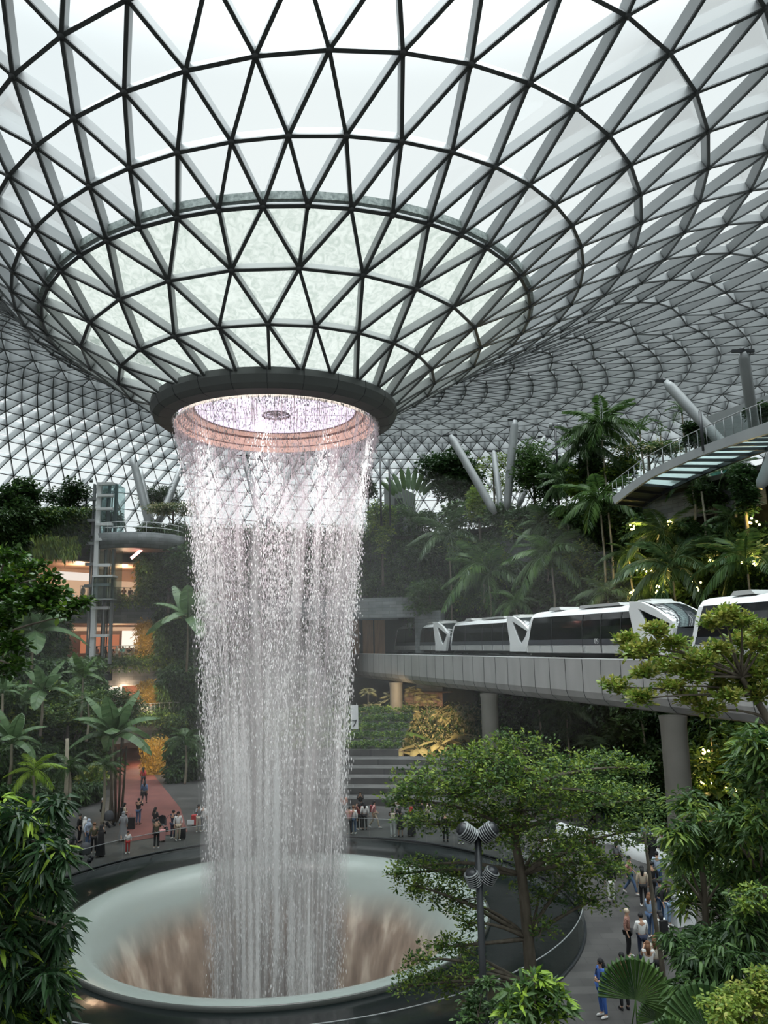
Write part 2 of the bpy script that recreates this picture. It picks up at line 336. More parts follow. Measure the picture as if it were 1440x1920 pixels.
# the valley outline in plan, left to right
VAL = smooth([(-47, 20), (-46, 34), (-44, 50), (-39, 68), (-30, 84), (-15, 90), (0, 91), (9, 88), (15, 79), (21, 69), (26, 60), (31, 50), (36, 38), (40, 24), (42, 12)], 8)
dV = np.gradient(VAL, axis=0); dV /= np.linalg.norm(dV, axis=1)[:, None]; NV = np.stack([-dV[:, 1], dV[:, 0]], 1)   # outward (away from the fall)
LEN = np.concatenate([[0], np.cumsum(np.linalg.norm(np.diff(VAL, axis=0), axis=1))])
def vidx(px):        # index on the outline seen under that picture column
    xs = [720 + F * p[0] / max(8, p[1]) / 1.0 for p in VAL]
    return int(np.argmin([abs(x - px) for x in xs]))
def voff(off, i0=0, i1=None): i1 = len(VAL) if i1 is None else i1; return VAL[i0:i1] + NV[i0:i1] * off
def strip(mb, P, z0, z1, m=0, Q=None):     # vertical wall strip on plan line P from z0 to z1 (optionally leaning to line Q)
    P = np.array(P); Q = P if Q is None else np.array(Q); n = len(P); z0 = np.broadcast_to(z0, n); z1 = np.broadcast_to(z1, n)
    V = np.concatenate([np.column_stack([P, z0]), np.column_stack([Q, z1])]); return mb.add(V, [(i, i + 1, n + i + 1, n + i) for i in range(n - 1)], m)
def slab(mb, P, Q, z0, z1, m=0):           # horizontal slab between plan lines P (inner) and Q (outer)
    P = np.array(P); Q = np.array(Q); n = len(P)
    V = np.concatenate([np.column_stack([P, [z1] * n]), np.column_stack([Q, [z1] * n]), np.column_stack([P, [z0] * n]), np.column_stack([Q, [z0] * n])])
    f = []
    for i in range(n - 1): f += [(i, i + 1, n + i + 1, n + i), (2 * n + i, 3 * n + i, 3 * n + i + 1, 2 * n + i + 1), (i, 2 * n + i, 2 * n + i + 1, i + 1), (n + i, n + i + 1, 3 * n + i + 1, 3 * n + i)]
    f += [(0, n, 3 * n, 2 * n), (n - 1, 3 * n - 1, 4 * n - 1, 2 * n - 1)]
    return mb.add(V, f, m)
def wall_uv(o):                             # metres along the wall / metres up
    me = o.data; uv = me.uv_layers.new(name='UVMap'); n = len(me.loops); vi = np.empty(n, np.int32); me.loops.foreach_get('vertex_index', vi)
    co = np.empty(len(me.vertices) * 3, np.float32); me.vertices.foreach_get('co', co); co = co.reshape(-1, 3)
    a = np.arctan2(co[:, 0] - AX, co[:, 1] - 30) * 48; u = np.stack([a[vi], co[vi, 2]], 1); uv.data.foreach_set('uv', u.ravel().astype(np.float32)); return o
def zof(px, py, Y): return at(px, py, Y).z
L2, L3, L4, L5 = CZ - 7.4, CZ - 1.6, CZ + 4.9, CZ + 12.6
POOL = (AX + .16, AY)
# ground floor with a round hole for the pool
fl = MB(); n = 96; an = np.arange(n) * 2 * math.pi / n
I = np.stack([POOL[0] + 13.3 * np.cos(an), POOL[1] + 13.3 * np.sin(an), 0 * an], 1); O = np.stack([POOL[0] + 110 * np.cos(an), POOL[1] + 110 * np.sin(an), 0 * an], 1)
fl.add(np.concatenate([I, O]), [(i, (i + 1) % n, n + (i + 1) % n, n + i) for i in range(n)])
tag(fl.build('floor', MT['paving']), 'dark grey tiled plaza floor around the round pool', kind='structure')
# path between the walls on the left
cp = MB(); A = [onz(235, 1580), onz(213, 1500), onz(215, 1452), onz(230, 1420), onz(236, 1400)]; B = [onz(352, 1560), onz(338, 1515), onz(300, 1468), onz(276, 1438), onz(262, 1405)]
cp.add([(p.x, p.y, .02) for p in A] + [(p.x, p.y, .02) for p in B], [(i, i + 5, i + 6, i + 1) for i in range(4)])
tag(cp.build('floor', MT['carpet']), 'brick red walkway leading away between green walls', kind='structure')

# levels at the back and on the left: bands of slate, openings, ceilings
I0, I1 = 0, vidx(770)
def level(z_floor, z_par, z_bot, off, i0, i1, name='wall_back', mt='slate_pale', depth=7):
    P = voff(off, i0, i1); Q = voff(off + .35, i0, i1); o = MB(); strip(o, P, z_bot, z_par); strip(o, Q, z_bot, z_par); slab(o, P, Q, z_par - .02, z_par)
    slab(o, P, voff(off + .36, i0, i1), z_bot, z_bot + .01); b = wall_uv(o.build(name, MT[mt])); tag(b, 'band of dark split slate along the terrace', kind='structure')
    s = MB(); slab(s, Q, voff(off + depth, i0, i1), z_floor - .3, z_floor); tag(s.build('floor', MT['paving']), 'terrace floor behind the slate band', kind='structure')
iC = vidx(345); iG = vidx(400)
level(L4, zof(200, 1133, 89), zof(200, 1171, 89), 0, 8, I1)
level(L3, zof(200, 1251, 87), zof(200, 1284, 87), -1.5, 8, vidx(640))
level(L2, zof(280, 1352, 80), zof(280, 1388, 80), -7, 8, vidx(640))
# top terrace retaining wall: slate from the shop opening up to the garden
tw = MB(); P = voff(.6, 0, vidx(208)); strip(tw, P, zof(120, 1066, 90), L5); P = voff(.3, vidx(330), vidx(690)); strip(tw, P, L4 + 5.2, L5)
tag(wall_uv(tw.build('wall_back', MT['slate'])), 'tall dark slate wall under the top garden', kind='structure')
# back walls of the recessed shopping levels and their ceilings
bw = MB(); strip(bw, voff(9, 0, I1), 0, L5)
bk = bw.build('wall_back', surf('inner_wall', (.30, .20, .15), (.42, .30, .22), .6, nscale=.2)); tag(bk, 'warm lit inner wall of the shopping levels', kind='structure')
cl = MB(); slab(cl, voff(.7, 8, vidx(345)), voff(8.9, 8, vidx(345)), zof(200, 1066, 90), zof(200, 1066, 90) + .2)
tag(cl.build('ceiling', surf('timber_ceiling', (.52, .34, .24), (.62, .42, .30), .5, nscale=.5)), 'warm timber ceiling of the upper shop level', kind='structure')
for zc, o0 in ((zof(200, 1171, 89) - .05, .5), (zof(200, 1284, 87) - .05, -1.)):
    c2 = MB(); slab(c2, voff(o0, 8, vidx(345)), voff(8.9, 8, vidx(345)), zc, zc + .2)
    tag(c2.build('ceiling', MT['timber_ceiling']), 'timber ceiling over the terrace walk', kind='structure')
# garden ground on the top level, right round
tg = MB(); slab(tg, voff(0, 0), voff(34, 0), L5 - .4, L5); tag(tg.build('floor', MT['soil']), 'planted ground of the top garden', kind='structure')
# right hand hillside: planted soil slope with slate walls showing through
iT = vidx(775)
rs = MB(); zs = [(0, -3.0), (2.2, -2.8), (2.2, -2.4), (3.4, -2.2), (CZ - 1.2, -1.8), (CZ - 1.2, -1), (CZ + 1.5, -.5), (CZ + 4.4, 0), (CZ + 4.6, .9), (CZ + 8, 1.2), (CZ + 8.2, 2), (L5, 2.3)]
rs = MB()
for (z0, o0), (z1, o1) in zip(zs[:-1], zs[1:]): strip(rs, voff(o0, iT), z0, z1, 0, voff(o1, iT))
tag(rs.build('wall_right', MT['soil']), 'steep planted hillside behind the trains', kind='structure')
# end wall of the tunnel mouth and slate face above it
pm = MB(); pA = at(640, 1150, 90); pB = at(778, 1150, 88.5); zt, zb = at(700, 1155, 89).z, CZ - 4
pm.bar((pA.x - 30, pA.y, at(700, 1138, 89).z), (pB.x + .4, pB.y, at(700, 1138, 89).z), .8, 2.3, (0, 0, 1), off=-1.0)
pm.bar((pB.x + .2, pB.y + .2, zt), (pB.x + 3.0, pB.y - 2.2, zt), .8, 9, (0, 0, 1), off=-.4)
tag(wall_uv(pm.build('wall_back', MT['slate_pale'])), 'grey slate band above the tunnel mouth', kind='structure')
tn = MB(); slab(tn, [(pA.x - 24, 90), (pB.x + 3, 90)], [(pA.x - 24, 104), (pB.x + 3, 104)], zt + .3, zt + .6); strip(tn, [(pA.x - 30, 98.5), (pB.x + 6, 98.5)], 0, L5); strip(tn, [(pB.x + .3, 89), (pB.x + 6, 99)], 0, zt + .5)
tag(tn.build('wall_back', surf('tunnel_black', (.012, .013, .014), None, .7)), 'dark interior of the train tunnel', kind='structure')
for k, px in enumerate((664, 690, 712)):
    p = at(px, 1200, 93); d = MB().box((0, 0, 2.4), (1.25, .12, 4.8)); d = d.build('timber_panel', MT['wood'], None, (p.x, p.y, CZ - 1.3)); d['group'] = 'timber panels in the tunnel mouth'
    tag(d, ['brown timber panel in the tunnel mouth, nearest the waterfall', 'brown timber panel in the tunnel mouth, middle of three', 'brown timber panel in the tunnel mouth, nearest the train'][k], 'panel', 'timber panels in the tunnel mouth')
# planted ledges above the tunnel with slate risers
iA, iB = vidx(520), vidx(800)
for z0, z1, o in ((CZ + 4.6, CZ + 5.7, 1.0), (CZ + 6.6, CZ + 7.6, 1.8), (CZ + 8.7, CZ + 9.7, 2.6), (CZ + 10.8, CZ + 12.7, 3.2)):
    q = MB(); strip(q, voff(o, iA, iB), z0, z1); slab(q, voff(o, iA, iB), voff(o + 1.4, iA, iB), z1 - .05, z1); strip(q, voff(o + .6, iA, iB), z1 - .1, z1 + 1.2)
    tag(wall_uv(q.build('wall_back', MT['slate'])), 'slate riser of a planted ledge above the tunnel', kind='structure')
# slate retaining walls seen on the right slope
for (x0, x1, y0, y1, off) in ((925, 1010, 1010, 1060, -.2), (1190, 1330, 905, 955, 1.4), (1110, 1170, 1030, 1075, .0), (1180, 1440, 920, 968, 1.2)):
    i0, i1 = vidx(x0), vidx(x1) + 1; Y = VAL[(i0 + i1) // 2][1]; q = MB(); P = voff(off, i0, i1); strip(q, P, zof((x0 + x1) / 2, y1, Y), zof((x0 + x1) / 2, y0, Y)); slab(q, P, voff(off + 1, i0, i1), zof((x0 + x1) / 2, y0, Y) - .1, zof((x0 + x1) / 2, y0, Y))
    tag(wall_uv(q.build('wall_right', MT['slate_pale'])), 'slate retaining wall on the planted slope', kind='structure')
q = MB(); i0, i1 = vidx(770), vidx(900); P = voff(-5.6, i0, i1); strip(q, P, zof(830, 1330, 80), zof(830, 1302, 80)); slab(q, P, voff(-4, i0, i1), zof(830, 1302, 80) - .1, zof(830, 1302, 80))
tag(wall_uv(q.build('wall_right', MT['slate_warm'])), 'reddish stone planter wall under the track', kind='structure')
# camera side: lower ledge that carries the foreground planting, out of view below
lg = MB().box((0, 4, L2 - .5), (60, 22, 1)); tag(lg.build('floor', MT['soil']), 'planted ledge below the viewer', kind='structure')

# ---------------------------------------------------------------- amphitheatre steps between fall and tunnel
st = empty('stepped_seating', (8, 66, 0), 0, 'wide grey stone amphitheatre steps behind the pool, right of the waterfall', 'steps')
ring_c = np.array(POOL)
for k in range(5):
    r = 22.5 + k * 1.7; h = .46 * (k + 1); a = MB(); a0, a1 = R(66), R(100); a.lathe([(r, h - .46), (r, h), (r + 1.72, h)], 40, (POOL[0] - 8, POOL[1] - 66), a0, a1, smooth=False)
    a.build('step', MT['step_stone'], st)
TERR = []
for k in range(5):
    r = 31.0 + k * 2.0; h = 2.3 + .55 * (k + 1); a = MB().lathe([(r, h - .6), (r, h), (r + 2.1, h)], 40, POOL, R(79), R(100), smooth=False); a = a.build('wall_back', MT['step_stone'])
    tag(a, 'low stone riser of a green terrace', kind='structure'); TERR.append((r, h))

# ---------------------------------------------------------------- pool: dark wet annulus, lip, bowl
m, t, o = nt('wet_black'); b = N(t, 'ShaderNodeBsdfPrincipled', Roughness=.12); b.inputs['Base Color'].default_value = (.005, .008, .008, 1); b.inputs['Specular IOR Level'].default_value = .35
n1 = N(t, 'ShaderNodeTexNoise', Scale=3, Detail=3); t.links.new(coords(t), n1.inputs['Vector']); bp = N(t, 'ShaderNodeBump', Strength=.06, Distance=.05); t.links.new(n1.outputs[0], bp.inputs['Height']); t.links.new(bp.outputs[0], b.inputs['Normal']); t.links.new(b.outputs[0], o.inputs[0])
m, t, o = nt('bowl_water'); b = N(t, 'ShaderNodeBsdfPrincipled', Roughness=.22); b.inputs['Specular IOR Level'].default_value = .6
c = N(t, 'ShaderNodeTexCoord'); sx = N(t, 'ShaderNodeSeparateXYZ'); t.links.new(c.outputs['Object'], sx.inputs[0])
n1 = N(t, 'ShaderNodeTexNoise', Scale=1.0, Detail=5); t.links.new(coords(t, (1.2, 1.2, .25)), n1.inputs['Vector'])
n2 = N(t, 'ShaderNodeTexNoise', Scale=.35, Detail=2); t.links.new(coords(t), n2.inputs['Vector'])
zr = N(t, 'ShaderNodeMapRange'); zr.inputs['From Min'].default_value = -2.7; zr.inputs['From Max'].default_value = -.25; t.links.new(sx.outputs[2], zr.inputs[0])
ad = N(t, 'ShaderNodeMath', operation='MULTIPLY_ADD'); t.links.new(n2.outputs[0], ad.inputs[0]); ad.inputs[1].default_value = .35; t.links.new(zr.outputs[0], ad.inputs[2])
deep = ramp(t, n1.outputs[0], [(.35, (.14, .10, .07)), (.52, (.26, .20, .15)), (.68, (.48, .42, .34))])
mx = N(t, 'ShaderNodeMix', data_type='RGBA'); t.links.new(ramp(t, ad.outputs[0], [(.25, (0, 0, 0)), (.85, (1, 1, 1))]), mx.inputs[0]); t.links.new(deep, mx.inputs[6]); mx.inputs[7].default_value = (.25, .30, .28, 1)  # pale tone near the rim: sky reflection put into the colour
t.links.new(mx.outputs[2], b.inputs['Base Color']); t.links.new(b.outputs[0], o.inputs[0])
pl = empty('round_pool', (POOL[0], POOL[1], 0), 0, 'round sunken pool bowl under the indoor waterfall with a black wet rim', 'pool')
MB().lathe([(9.42, -.1), (13.25, -.1), (13.3, -.06), (13.3, .0)], 128).build('wet_rim', MT['wet_black'], pl)
MB().lathe([(9.44, -.12), (9.44, .05), (9.39, .075), (9.33, .05)], 128).build('pool_lip', surf('lip_metal', (.05, .055, .05), None, .3), pl)
MB().lathe([(9.34, .05), (9.1, .04), (8.75, .0), (8.4, -.1), (8.1, -.3), (7.8, -.65), (7.5, -1.15), (7.15, -1.85), (6.8, -2.7), (6.45, -3.8), (6.1, -5.2), (5.85, -7), (5.6, -9), (5.4, -11), (.1, -11)], 128).build('bowl', MT['bowl_water'], pl)
# ---------------------------------------------------------------- glass balustrade round the pool
rl = empty('pool_balustrade', (POOL[0], POOL[1], 0), 0, 'curved frameless glass balustrade with thin steel rail around the pool', 'railing')
for k in range(44):
    a0 = 2 * math.pi * k / 44; a1 = a0 + 2 * math.pi / 44 - .004
    MB().lathe([(13.34, .02), (13.34, 1.1)], 3, (0, 0), a0, a1).build('glass_panel', MT['rail_glass'], rl)
an = np.linspace(0, 2 * math.pi, 129); MB().tube(np.stack([13.34 * np.cos(an), 13.34 * np.sin(an), 0 * an + 1.12], 1), .022, 6).build('top_rail', MT['column_paint'], rl)
MB().lathe([(13.3, .0), (13.3, .06), (13.42, .06), (13.42, .0)], 96).build('base_channel', MT['dark_metal'], rl)
# ================================================================ TRACK, PILLARS, TRAINS
U = Vector((-.339, .941, 0)); U.normalize(); W = Vector((.941, .339, 0)); W.normalize()
TO = Vector((16.8, 37.0, 0)); TZ = CZ - 1.25
def trk(s, off, z): v = TO + U * s + W * off; return np.array((v.x, v.y, z))       # s metres away from the near end, off metres to the far side
tr = empty('train_viaduct', (TO.x, TO.y, TZ), 0, 'curved edged concrete viaduct in pale grey panels carrying the trains', 'viaduct')
loc = lambda p: p - np.array((TO.x, TO.y, TZ))
S0, S1 = -20, 66
sec = [(0, 0), (0, -2.0), (.12, -2.4), (.5, -2.75), (1.2, -2.9), (8.2, -2.9), (8.9, -2.75), (9.3, -2.4), (9.4, -2), (9.4, 0), (9.1, 0), (9.1, -.9), (.3, -.9), (.3, 0)]
b = MB(); n = len(sec); V = [loc(trk(s, o, TZ + z)) for s in (S0, S1) for o, z in sec]; b.add(V, [(i, (i + 1) % n, n + (i + 1) % n, n + i) for i in range(n)]); b.build('box_girder', MT['concrete_panel'], tr)
g = MB()
s = S0
while s < S1:
    for (o0, z0), (o1, z1) in zip(sec[:5], sec[1:6]): g.bar(loc(trk(s, o0 - .01, TZ + z0)), loc(trk(s, o1 - .01, TZ + z1)), .03, .012, (-W.x, -W.y, -.3), off=-.012)
    s += 1.95
g.build('panel_joint', MT['dark_metal'], tr)
g = MB()
for o in (4.1,): g.bar(loc(trk(S0, o, TZ)), loc(trk(S1, o, TZ)), .25, .75, off=-.05)
g.build('track_divider', MT['dark_metal'], tr)
g = MB()
for o in (.95, 3.05, 5.4, 7.5): g.bar(loc(trk(S0, o, TZ - .55)), loc(trk(S1, o, TZ - .55)), .5, .3)
g.build('running_beam', MT['dark_metal'], tr)
g = MB().bar(loc(trk(S0, .15, TZ)), loc(trk(S1, .15, TZ)), .32, .06, off=-.06); g.build('edge_capping', MT['white_paint'], tr)
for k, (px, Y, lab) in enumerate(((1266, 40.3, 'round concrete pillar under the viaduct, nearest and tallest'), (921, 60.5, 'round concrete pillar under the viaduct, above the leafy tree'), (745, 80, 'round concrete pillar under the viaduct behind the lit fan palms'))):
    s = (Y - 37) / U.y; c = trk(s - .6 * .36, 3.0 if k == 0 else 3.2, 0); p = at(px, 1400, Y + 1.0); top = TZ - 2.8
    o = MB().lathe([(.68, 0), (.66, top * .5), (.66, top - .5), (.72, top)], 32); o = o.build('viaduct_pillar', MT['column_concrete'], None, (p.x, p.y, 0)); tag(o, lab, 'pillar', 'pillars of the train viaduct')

# ---- one carriage, local x forward (towards the viewer), y left/right, z up
TL, TW, TH = 16.0, 2.7, 3.35
def profile_pts(x, inset=0, ztop=TH, roll=.35):
    h = TW / 2 - inset
    return [(x, -h, .35), (x, -h - .02, 1.0), (x, -h + .05, 2.2), (x, -h + .16, 2.8), (x, -h + .42, 3.12), (x, -h + .8, ztop - .12), (x, 0, ztop - .05), (x, h - .8, ztop - .12), (x, h - .42, 3.12), (x, h - .16, 2.8), (x, h - .05, 2.2), (x, h + .02, 1.0), (x, h, .35)]
def carriage():
    me = {}
    # shell sections along x; the ends rake inwards towards the roof
    def section(x, rake): return [(x + rake * max(0, p[2] - 1.0), p[1], p[2]) for p in profile_pts(0)]
    secs = [section(0, .32), section(.5, .30), section(12.6, 0), section(13.2, 0)]; secs = [[(p[0] + (0), p[1], p[2]) for p in s] for s in secs]
    k = 13; sh = MB(); V = [p for s in secs for p in s]
    f = [(a * k + i, a * k + i + 1, (a + 1) * k + i + 1, (a + 1) * k + i) for a in range(3) for i in range(k - 1)] + [tuple(range(k))[::-1]]
    sh.add(V, f); me['body_shell'] = (sh.mesh('body_shell', [MT['white_paint']]), (0, 0, 0))
    # dark window bands on both sides, just proud of the shell
    for sgn, nm in ((-1, 'window_band'), (1, 'window_band')):
        wb = MB(); pts = []
        for x0, x1, m in ((.62, 12.75, 0),):
            A = [(x0 + .02, 1.12), (x0 + .27, 2.05), (x0 + .55, 2.78)]; Bz = [(x1 + .1, 1.12), (x1 - .15, 2.05), (x1 - .42, 2.78)]
            yy = lambda z: sgn * (TW / 2 + (.035 if z < 1.2 else -.02 if z < 2.3 else -.125))
            V = [(a, yy(z), z) for a, z in A] + [(a, yy(z), z) for a, z in Bz]; wb.add(V, [(0, 3, 4, 1), (1, 4, 5, 2)])
        me[nm + str(sgn)] = (wb.mesh('window_band', [MT['black_glass']]), None)
    return me
surf('train_grey', (.06, .065, .075), None, .35); surf('train_lower', (.40, .41, .40), (.47, .48, .47), .4, nscale=.6)
m, t, o = nt('windscreen'); b = N(t, 'ShaderNodeBsdfPrincipled', Roughness=.05); b.inputs['Base Color'].default_value = (.03, .035, .04, 1); b.inputs['Specular IOR Level'].default_value = 1.0; b.inputs['Coat Weight'].default_value = .8; b.inputs['Coat Roughness'].default_value = .03; t.links.new(b.outputs[0], o.inputs[0])
def digits(mb, txt, x, z, y, h, sgn):
    segs = {'0': 'abcdef', '5': 'afgcd', '1': 'bc', '2': 'abged', '3': 'abgcd', '4': 'fgbc'}
    w_ = h * .5; P = {'a': ((0, h), (w_, h)), 'b': ((w_, h), (w_, h / 2)), 'c': ((w_, h / 2), (w_, 0)), 'd': ((0, 0), (w_, 0)), 'e': ((0, h / 2), (0, 0)), 'f': ((0, h), (0, h / 2)), 'g': ((0, h / 2), (w_, h / 2))}
    for i, ch in enumerate(txt):
        for s_ in segs[ch]:
            (a, b_), (c, d) = P[s_]; ox = x + i * h * .8
            mb.bar((ox + a, y, z + b_), (ox + c, y, z + d), h * .14, .01, (0, sgn, 0), off=-.01)
proto = None
def build_train(label, s_start, off, num, nose=True, group='airport shuttle train cars'):
    """s_start: distance of the nose tip; the car runs away from the viewer"""
    p = trk(s_start, off, TZ); root = empty('train_car', tuple(p), math.atan2(-U.y, -U.x), label, 'train car', group)
    me = TRAIN
    for nm, (m_, _) in me.items(): inst(m_.name, m_, root, (-TL, 0, 0))
    if num:
        d = MB(); digits(d, num, 8.6 - TL, .98, -TW / 2 - .05, .26, -1); d.build('car_number', MT['white_paint'], root)
    return root
def train_meshes():
    me = {}
    def sec(x, rake, inset=0, zb=.35):
        return [(x + rake * max(0, q[2] - 1.0), q[1] * (1 - inset), q[2]) for q in profile_pts(0)]
    secs = [sec(0, .30), sec(.4, .30), sec(13.0, -.28), sec(13.5, -.30)]
    k = 13; sh = MB(); sh.add([q for s in secs for q in s], [(a * k + i, a * k + i + 1, (a + 1) * k + i + 1, (a + 1) * k + i) for a in range(3) for i in range(k - 1)] + [tuple(range(k))[::-1], tuple(range(3 * k, 4 * k))]); me['shell'] = (sh.mesh('body_shell', [MT['white_paint']]), 0)
    for sgn in (-1, 1):
        yl = lambda z, e=.03: sgn * (np.interp(z, [.35, 1.0, 2.2, 2.8, 3.12], [TW / 2, TW / 2 + .02, TW / 2 - .05, TW / 2 - .16, TW / 2 - .42]) + e)
        def panel(x0, x1, z0, z1, r0, r1, e=.03, nz=4):
            V = []; zs = np.linspace(z0, z1, nz + 1)
            for z in zs: V += [(x0 + r0 * (z - 1), yl(z, e), z), (x1 + r1 * (z - 1), yl(z, e), z)]
            return V, [(2 * i, 2 * i + 1, 2 * i + 3, 2 * i + 2) if sgn < 0 else (2 * i, 2 * i + 2, 2 * i + 3, 2 * i + 1) for i in range(nz)]
        a = MB(); a.add(*panel(.35, 12.7, 1.22, 2.84, .30, -.28)); me['win%d' % sgn] = (a.mesh('window_band', [MT['black_glass']]), 0)
        a = MB(); a.add(*panel(.3, 12.8, .86, 1.24, .30, -.28, .034)); me['belt%d' % sgn] = (a.mesh('belt_stripe', [MT['train_grey']]), 0)
        a = MB()
        for x0, x1 in ((.15, 1.9), (2.0, 3.35), (3.5, 3.62), (3.7, 7.4), (7.5, 9.3), (9.42, 11.3), (11.5, 13.0)): a.add(*panel(x0, x1, .36, .84, 0, 0, .036))
        me['low%d' % sgn] = (a.mesh('side_panel', [MT['train_lower']]), 0)
        for x0 in (3.5, 7.2, 9.2, 11.25): a = MB(); a.add(*panel(x0, x0 + .07, .4, 2.8, 0, 0, .05)); me['mul%d%s' % (sgn, x0)] = (a.mesh('door_mullion', [MT['dark_metal']]), 0)
        # raked white end frame: pillar, nose fin and dark quarter light
        y0 = sgn * (TW / 2 - .2); y1 = sgn * (TW / 2 + .06); yo = (0, sgn * .26, 0)
        a = MB(); a.prism([(12.55, y0, .3), (15.3, y0, .3), (15.75, y0, 1.3), (15.95, y0, 1.75), (15.7, y0, 2.0), (15.35, y0, 1.55), (14.6, y0, .95), (14.2, y0, 1.25), (13.05, y0, 2.95), (12.3, y0, 3.12), (12.2, y0, 2.9), (12.62, y0, 1.0)], yo)
        a.prism([(12.3, y0, 3.12), (13.05, y0, 2.95), (15.7, y0, 2.0), (15.95, y0, 1.75), (15.9, y0, 2.12), (14.6, y0, 2.85), (13.4, y0, 3.3), (12.3, y0, 3.38)], yo)
        me['fr%d' % sgn] = (a.mesh('end_frame', [MT['white_paint']]), 0)
        a = MB(); a.prism([(13.1, y0 * 1.02, 2.9), (15.3, y0 * 1.02, 2.02), (15.6, y0 * 1.02, 1.9), (15.3, y0 * 1.02, 1.5), (14.6, y0 * 1.02, .98), (14.3, y0 * 1.02, 1.1)], (0, sgn * .15, 0)); me['q%d' % sgn] = (a.mesh('quarter_light', [MT['black_glass']]), 0)
    # nose body and windscreen
    h = TW / 2 - .2; a = MB(); nose = [(13.3, .3), (15.3, .3), (15.8, 1.2), (15.85, 1.75)]; a.prism([(x, -h, z) for x, z in nose] + [(13.3, -h, 1.75)], (0, 2 * h, 0)); me['nose'] = (a.mesh('nose_cone', [MT['train_grey']]), 0)
    a = MB(); P = [(15.85, 1.78), (15.6, 2.2), (14.9, 2.75), (14.1, 3.12)]; V = []
    for i, (x, z) in enumerate(P):
        for j in range(9): y = -h + 2 * h * j / 8; V.append((x + .18 * (1 - (y / h) ** 2), y, z + .05 * (1 - (y / h) ** 2)))
    a.add(V, [(i * 9 + j, i * 9 + j + 1, (i + 1) * 9 + j + 1, (i + 1) * 9 + j) for i in range(3) for j in range(8)], 0, True); me['ws'] = (a.mesh('windscreen', [MT['windscreen']]), 0)
    a = MB(); V = []
    for x, z in ((14.1, 3.14), (13.3, 3.34), (12.4, 3.36)):
        for j in range(9): y = -h + 2 * h * j / 8; V.append((x + .18 * (1 - (y / h) ** 2), y, z + .06 * (1 - (y / h) ** 2)))
    a.add(V, [(i * 9 + j, i * 9 + j + 1, (i + 1) * 9 + j + 1, (i + 1) * 9 + j) for i in range(2) for j in range(8)], 0, True); me['cr'] = (a.mesh('cab_roof', [MT['train_lower']]), 0)
    a = MB()
    for x, L, h_ in ((3.2, 1.6, .16), (8.4, 4.6, .12), (12.9, 1.5, .16)):
        a.prism([(x - L / 2, -.8, 3.27), (x + L / 2, -.8, 3.27), (x + L / 2 - .25, -.8, 3.3 + h_ + .03), (x - L / 2 + .25, -.8, 3.3 + h_ + .03)], (0, 1.6, 0))
    me['ac'] = (a.mesh('roof_unit', [MT['train_lower']]), 0)
    for x in (2.5, 10.8):
        a = MB(); a.box((x, 0, .12), (2.4, 1.9, .45))
        for y in (-.85, .85):
            for dx in (-.75, .75): a.tube([(x + dx, y - .12, -.05), (x + dx, y + .12, -.05)], .42, 14)
        me['bg%s' % x] = (a.mesh('bogie', [MT['plastic_dark']]), 0)
    a = MB().box((6.7, 0, .25), (13, 2.2, .3)); me['sk'] = (a.mesh('underframe', [MT['plastic_dark']]), 0)
    return me
TRAIN = train_meshes()
Zt = 0
s3 = (42.0 - 37) / U.y
build_train('white and black train car numbered 05, nearest whole car with raked nose', s3, 2.15, '05')
build_train('white train car cut off by the right edge, behind yellow green leaves', s3 - 17.2, 2.15, None)
build_train('middle train car with black windows, behind the numbered car', (63.4 - 37) / U.y, 6.4, None)
build_train('farthest small train car next to the tunnel mouth', (78.9 - 37) / U.y, 6.4, None)
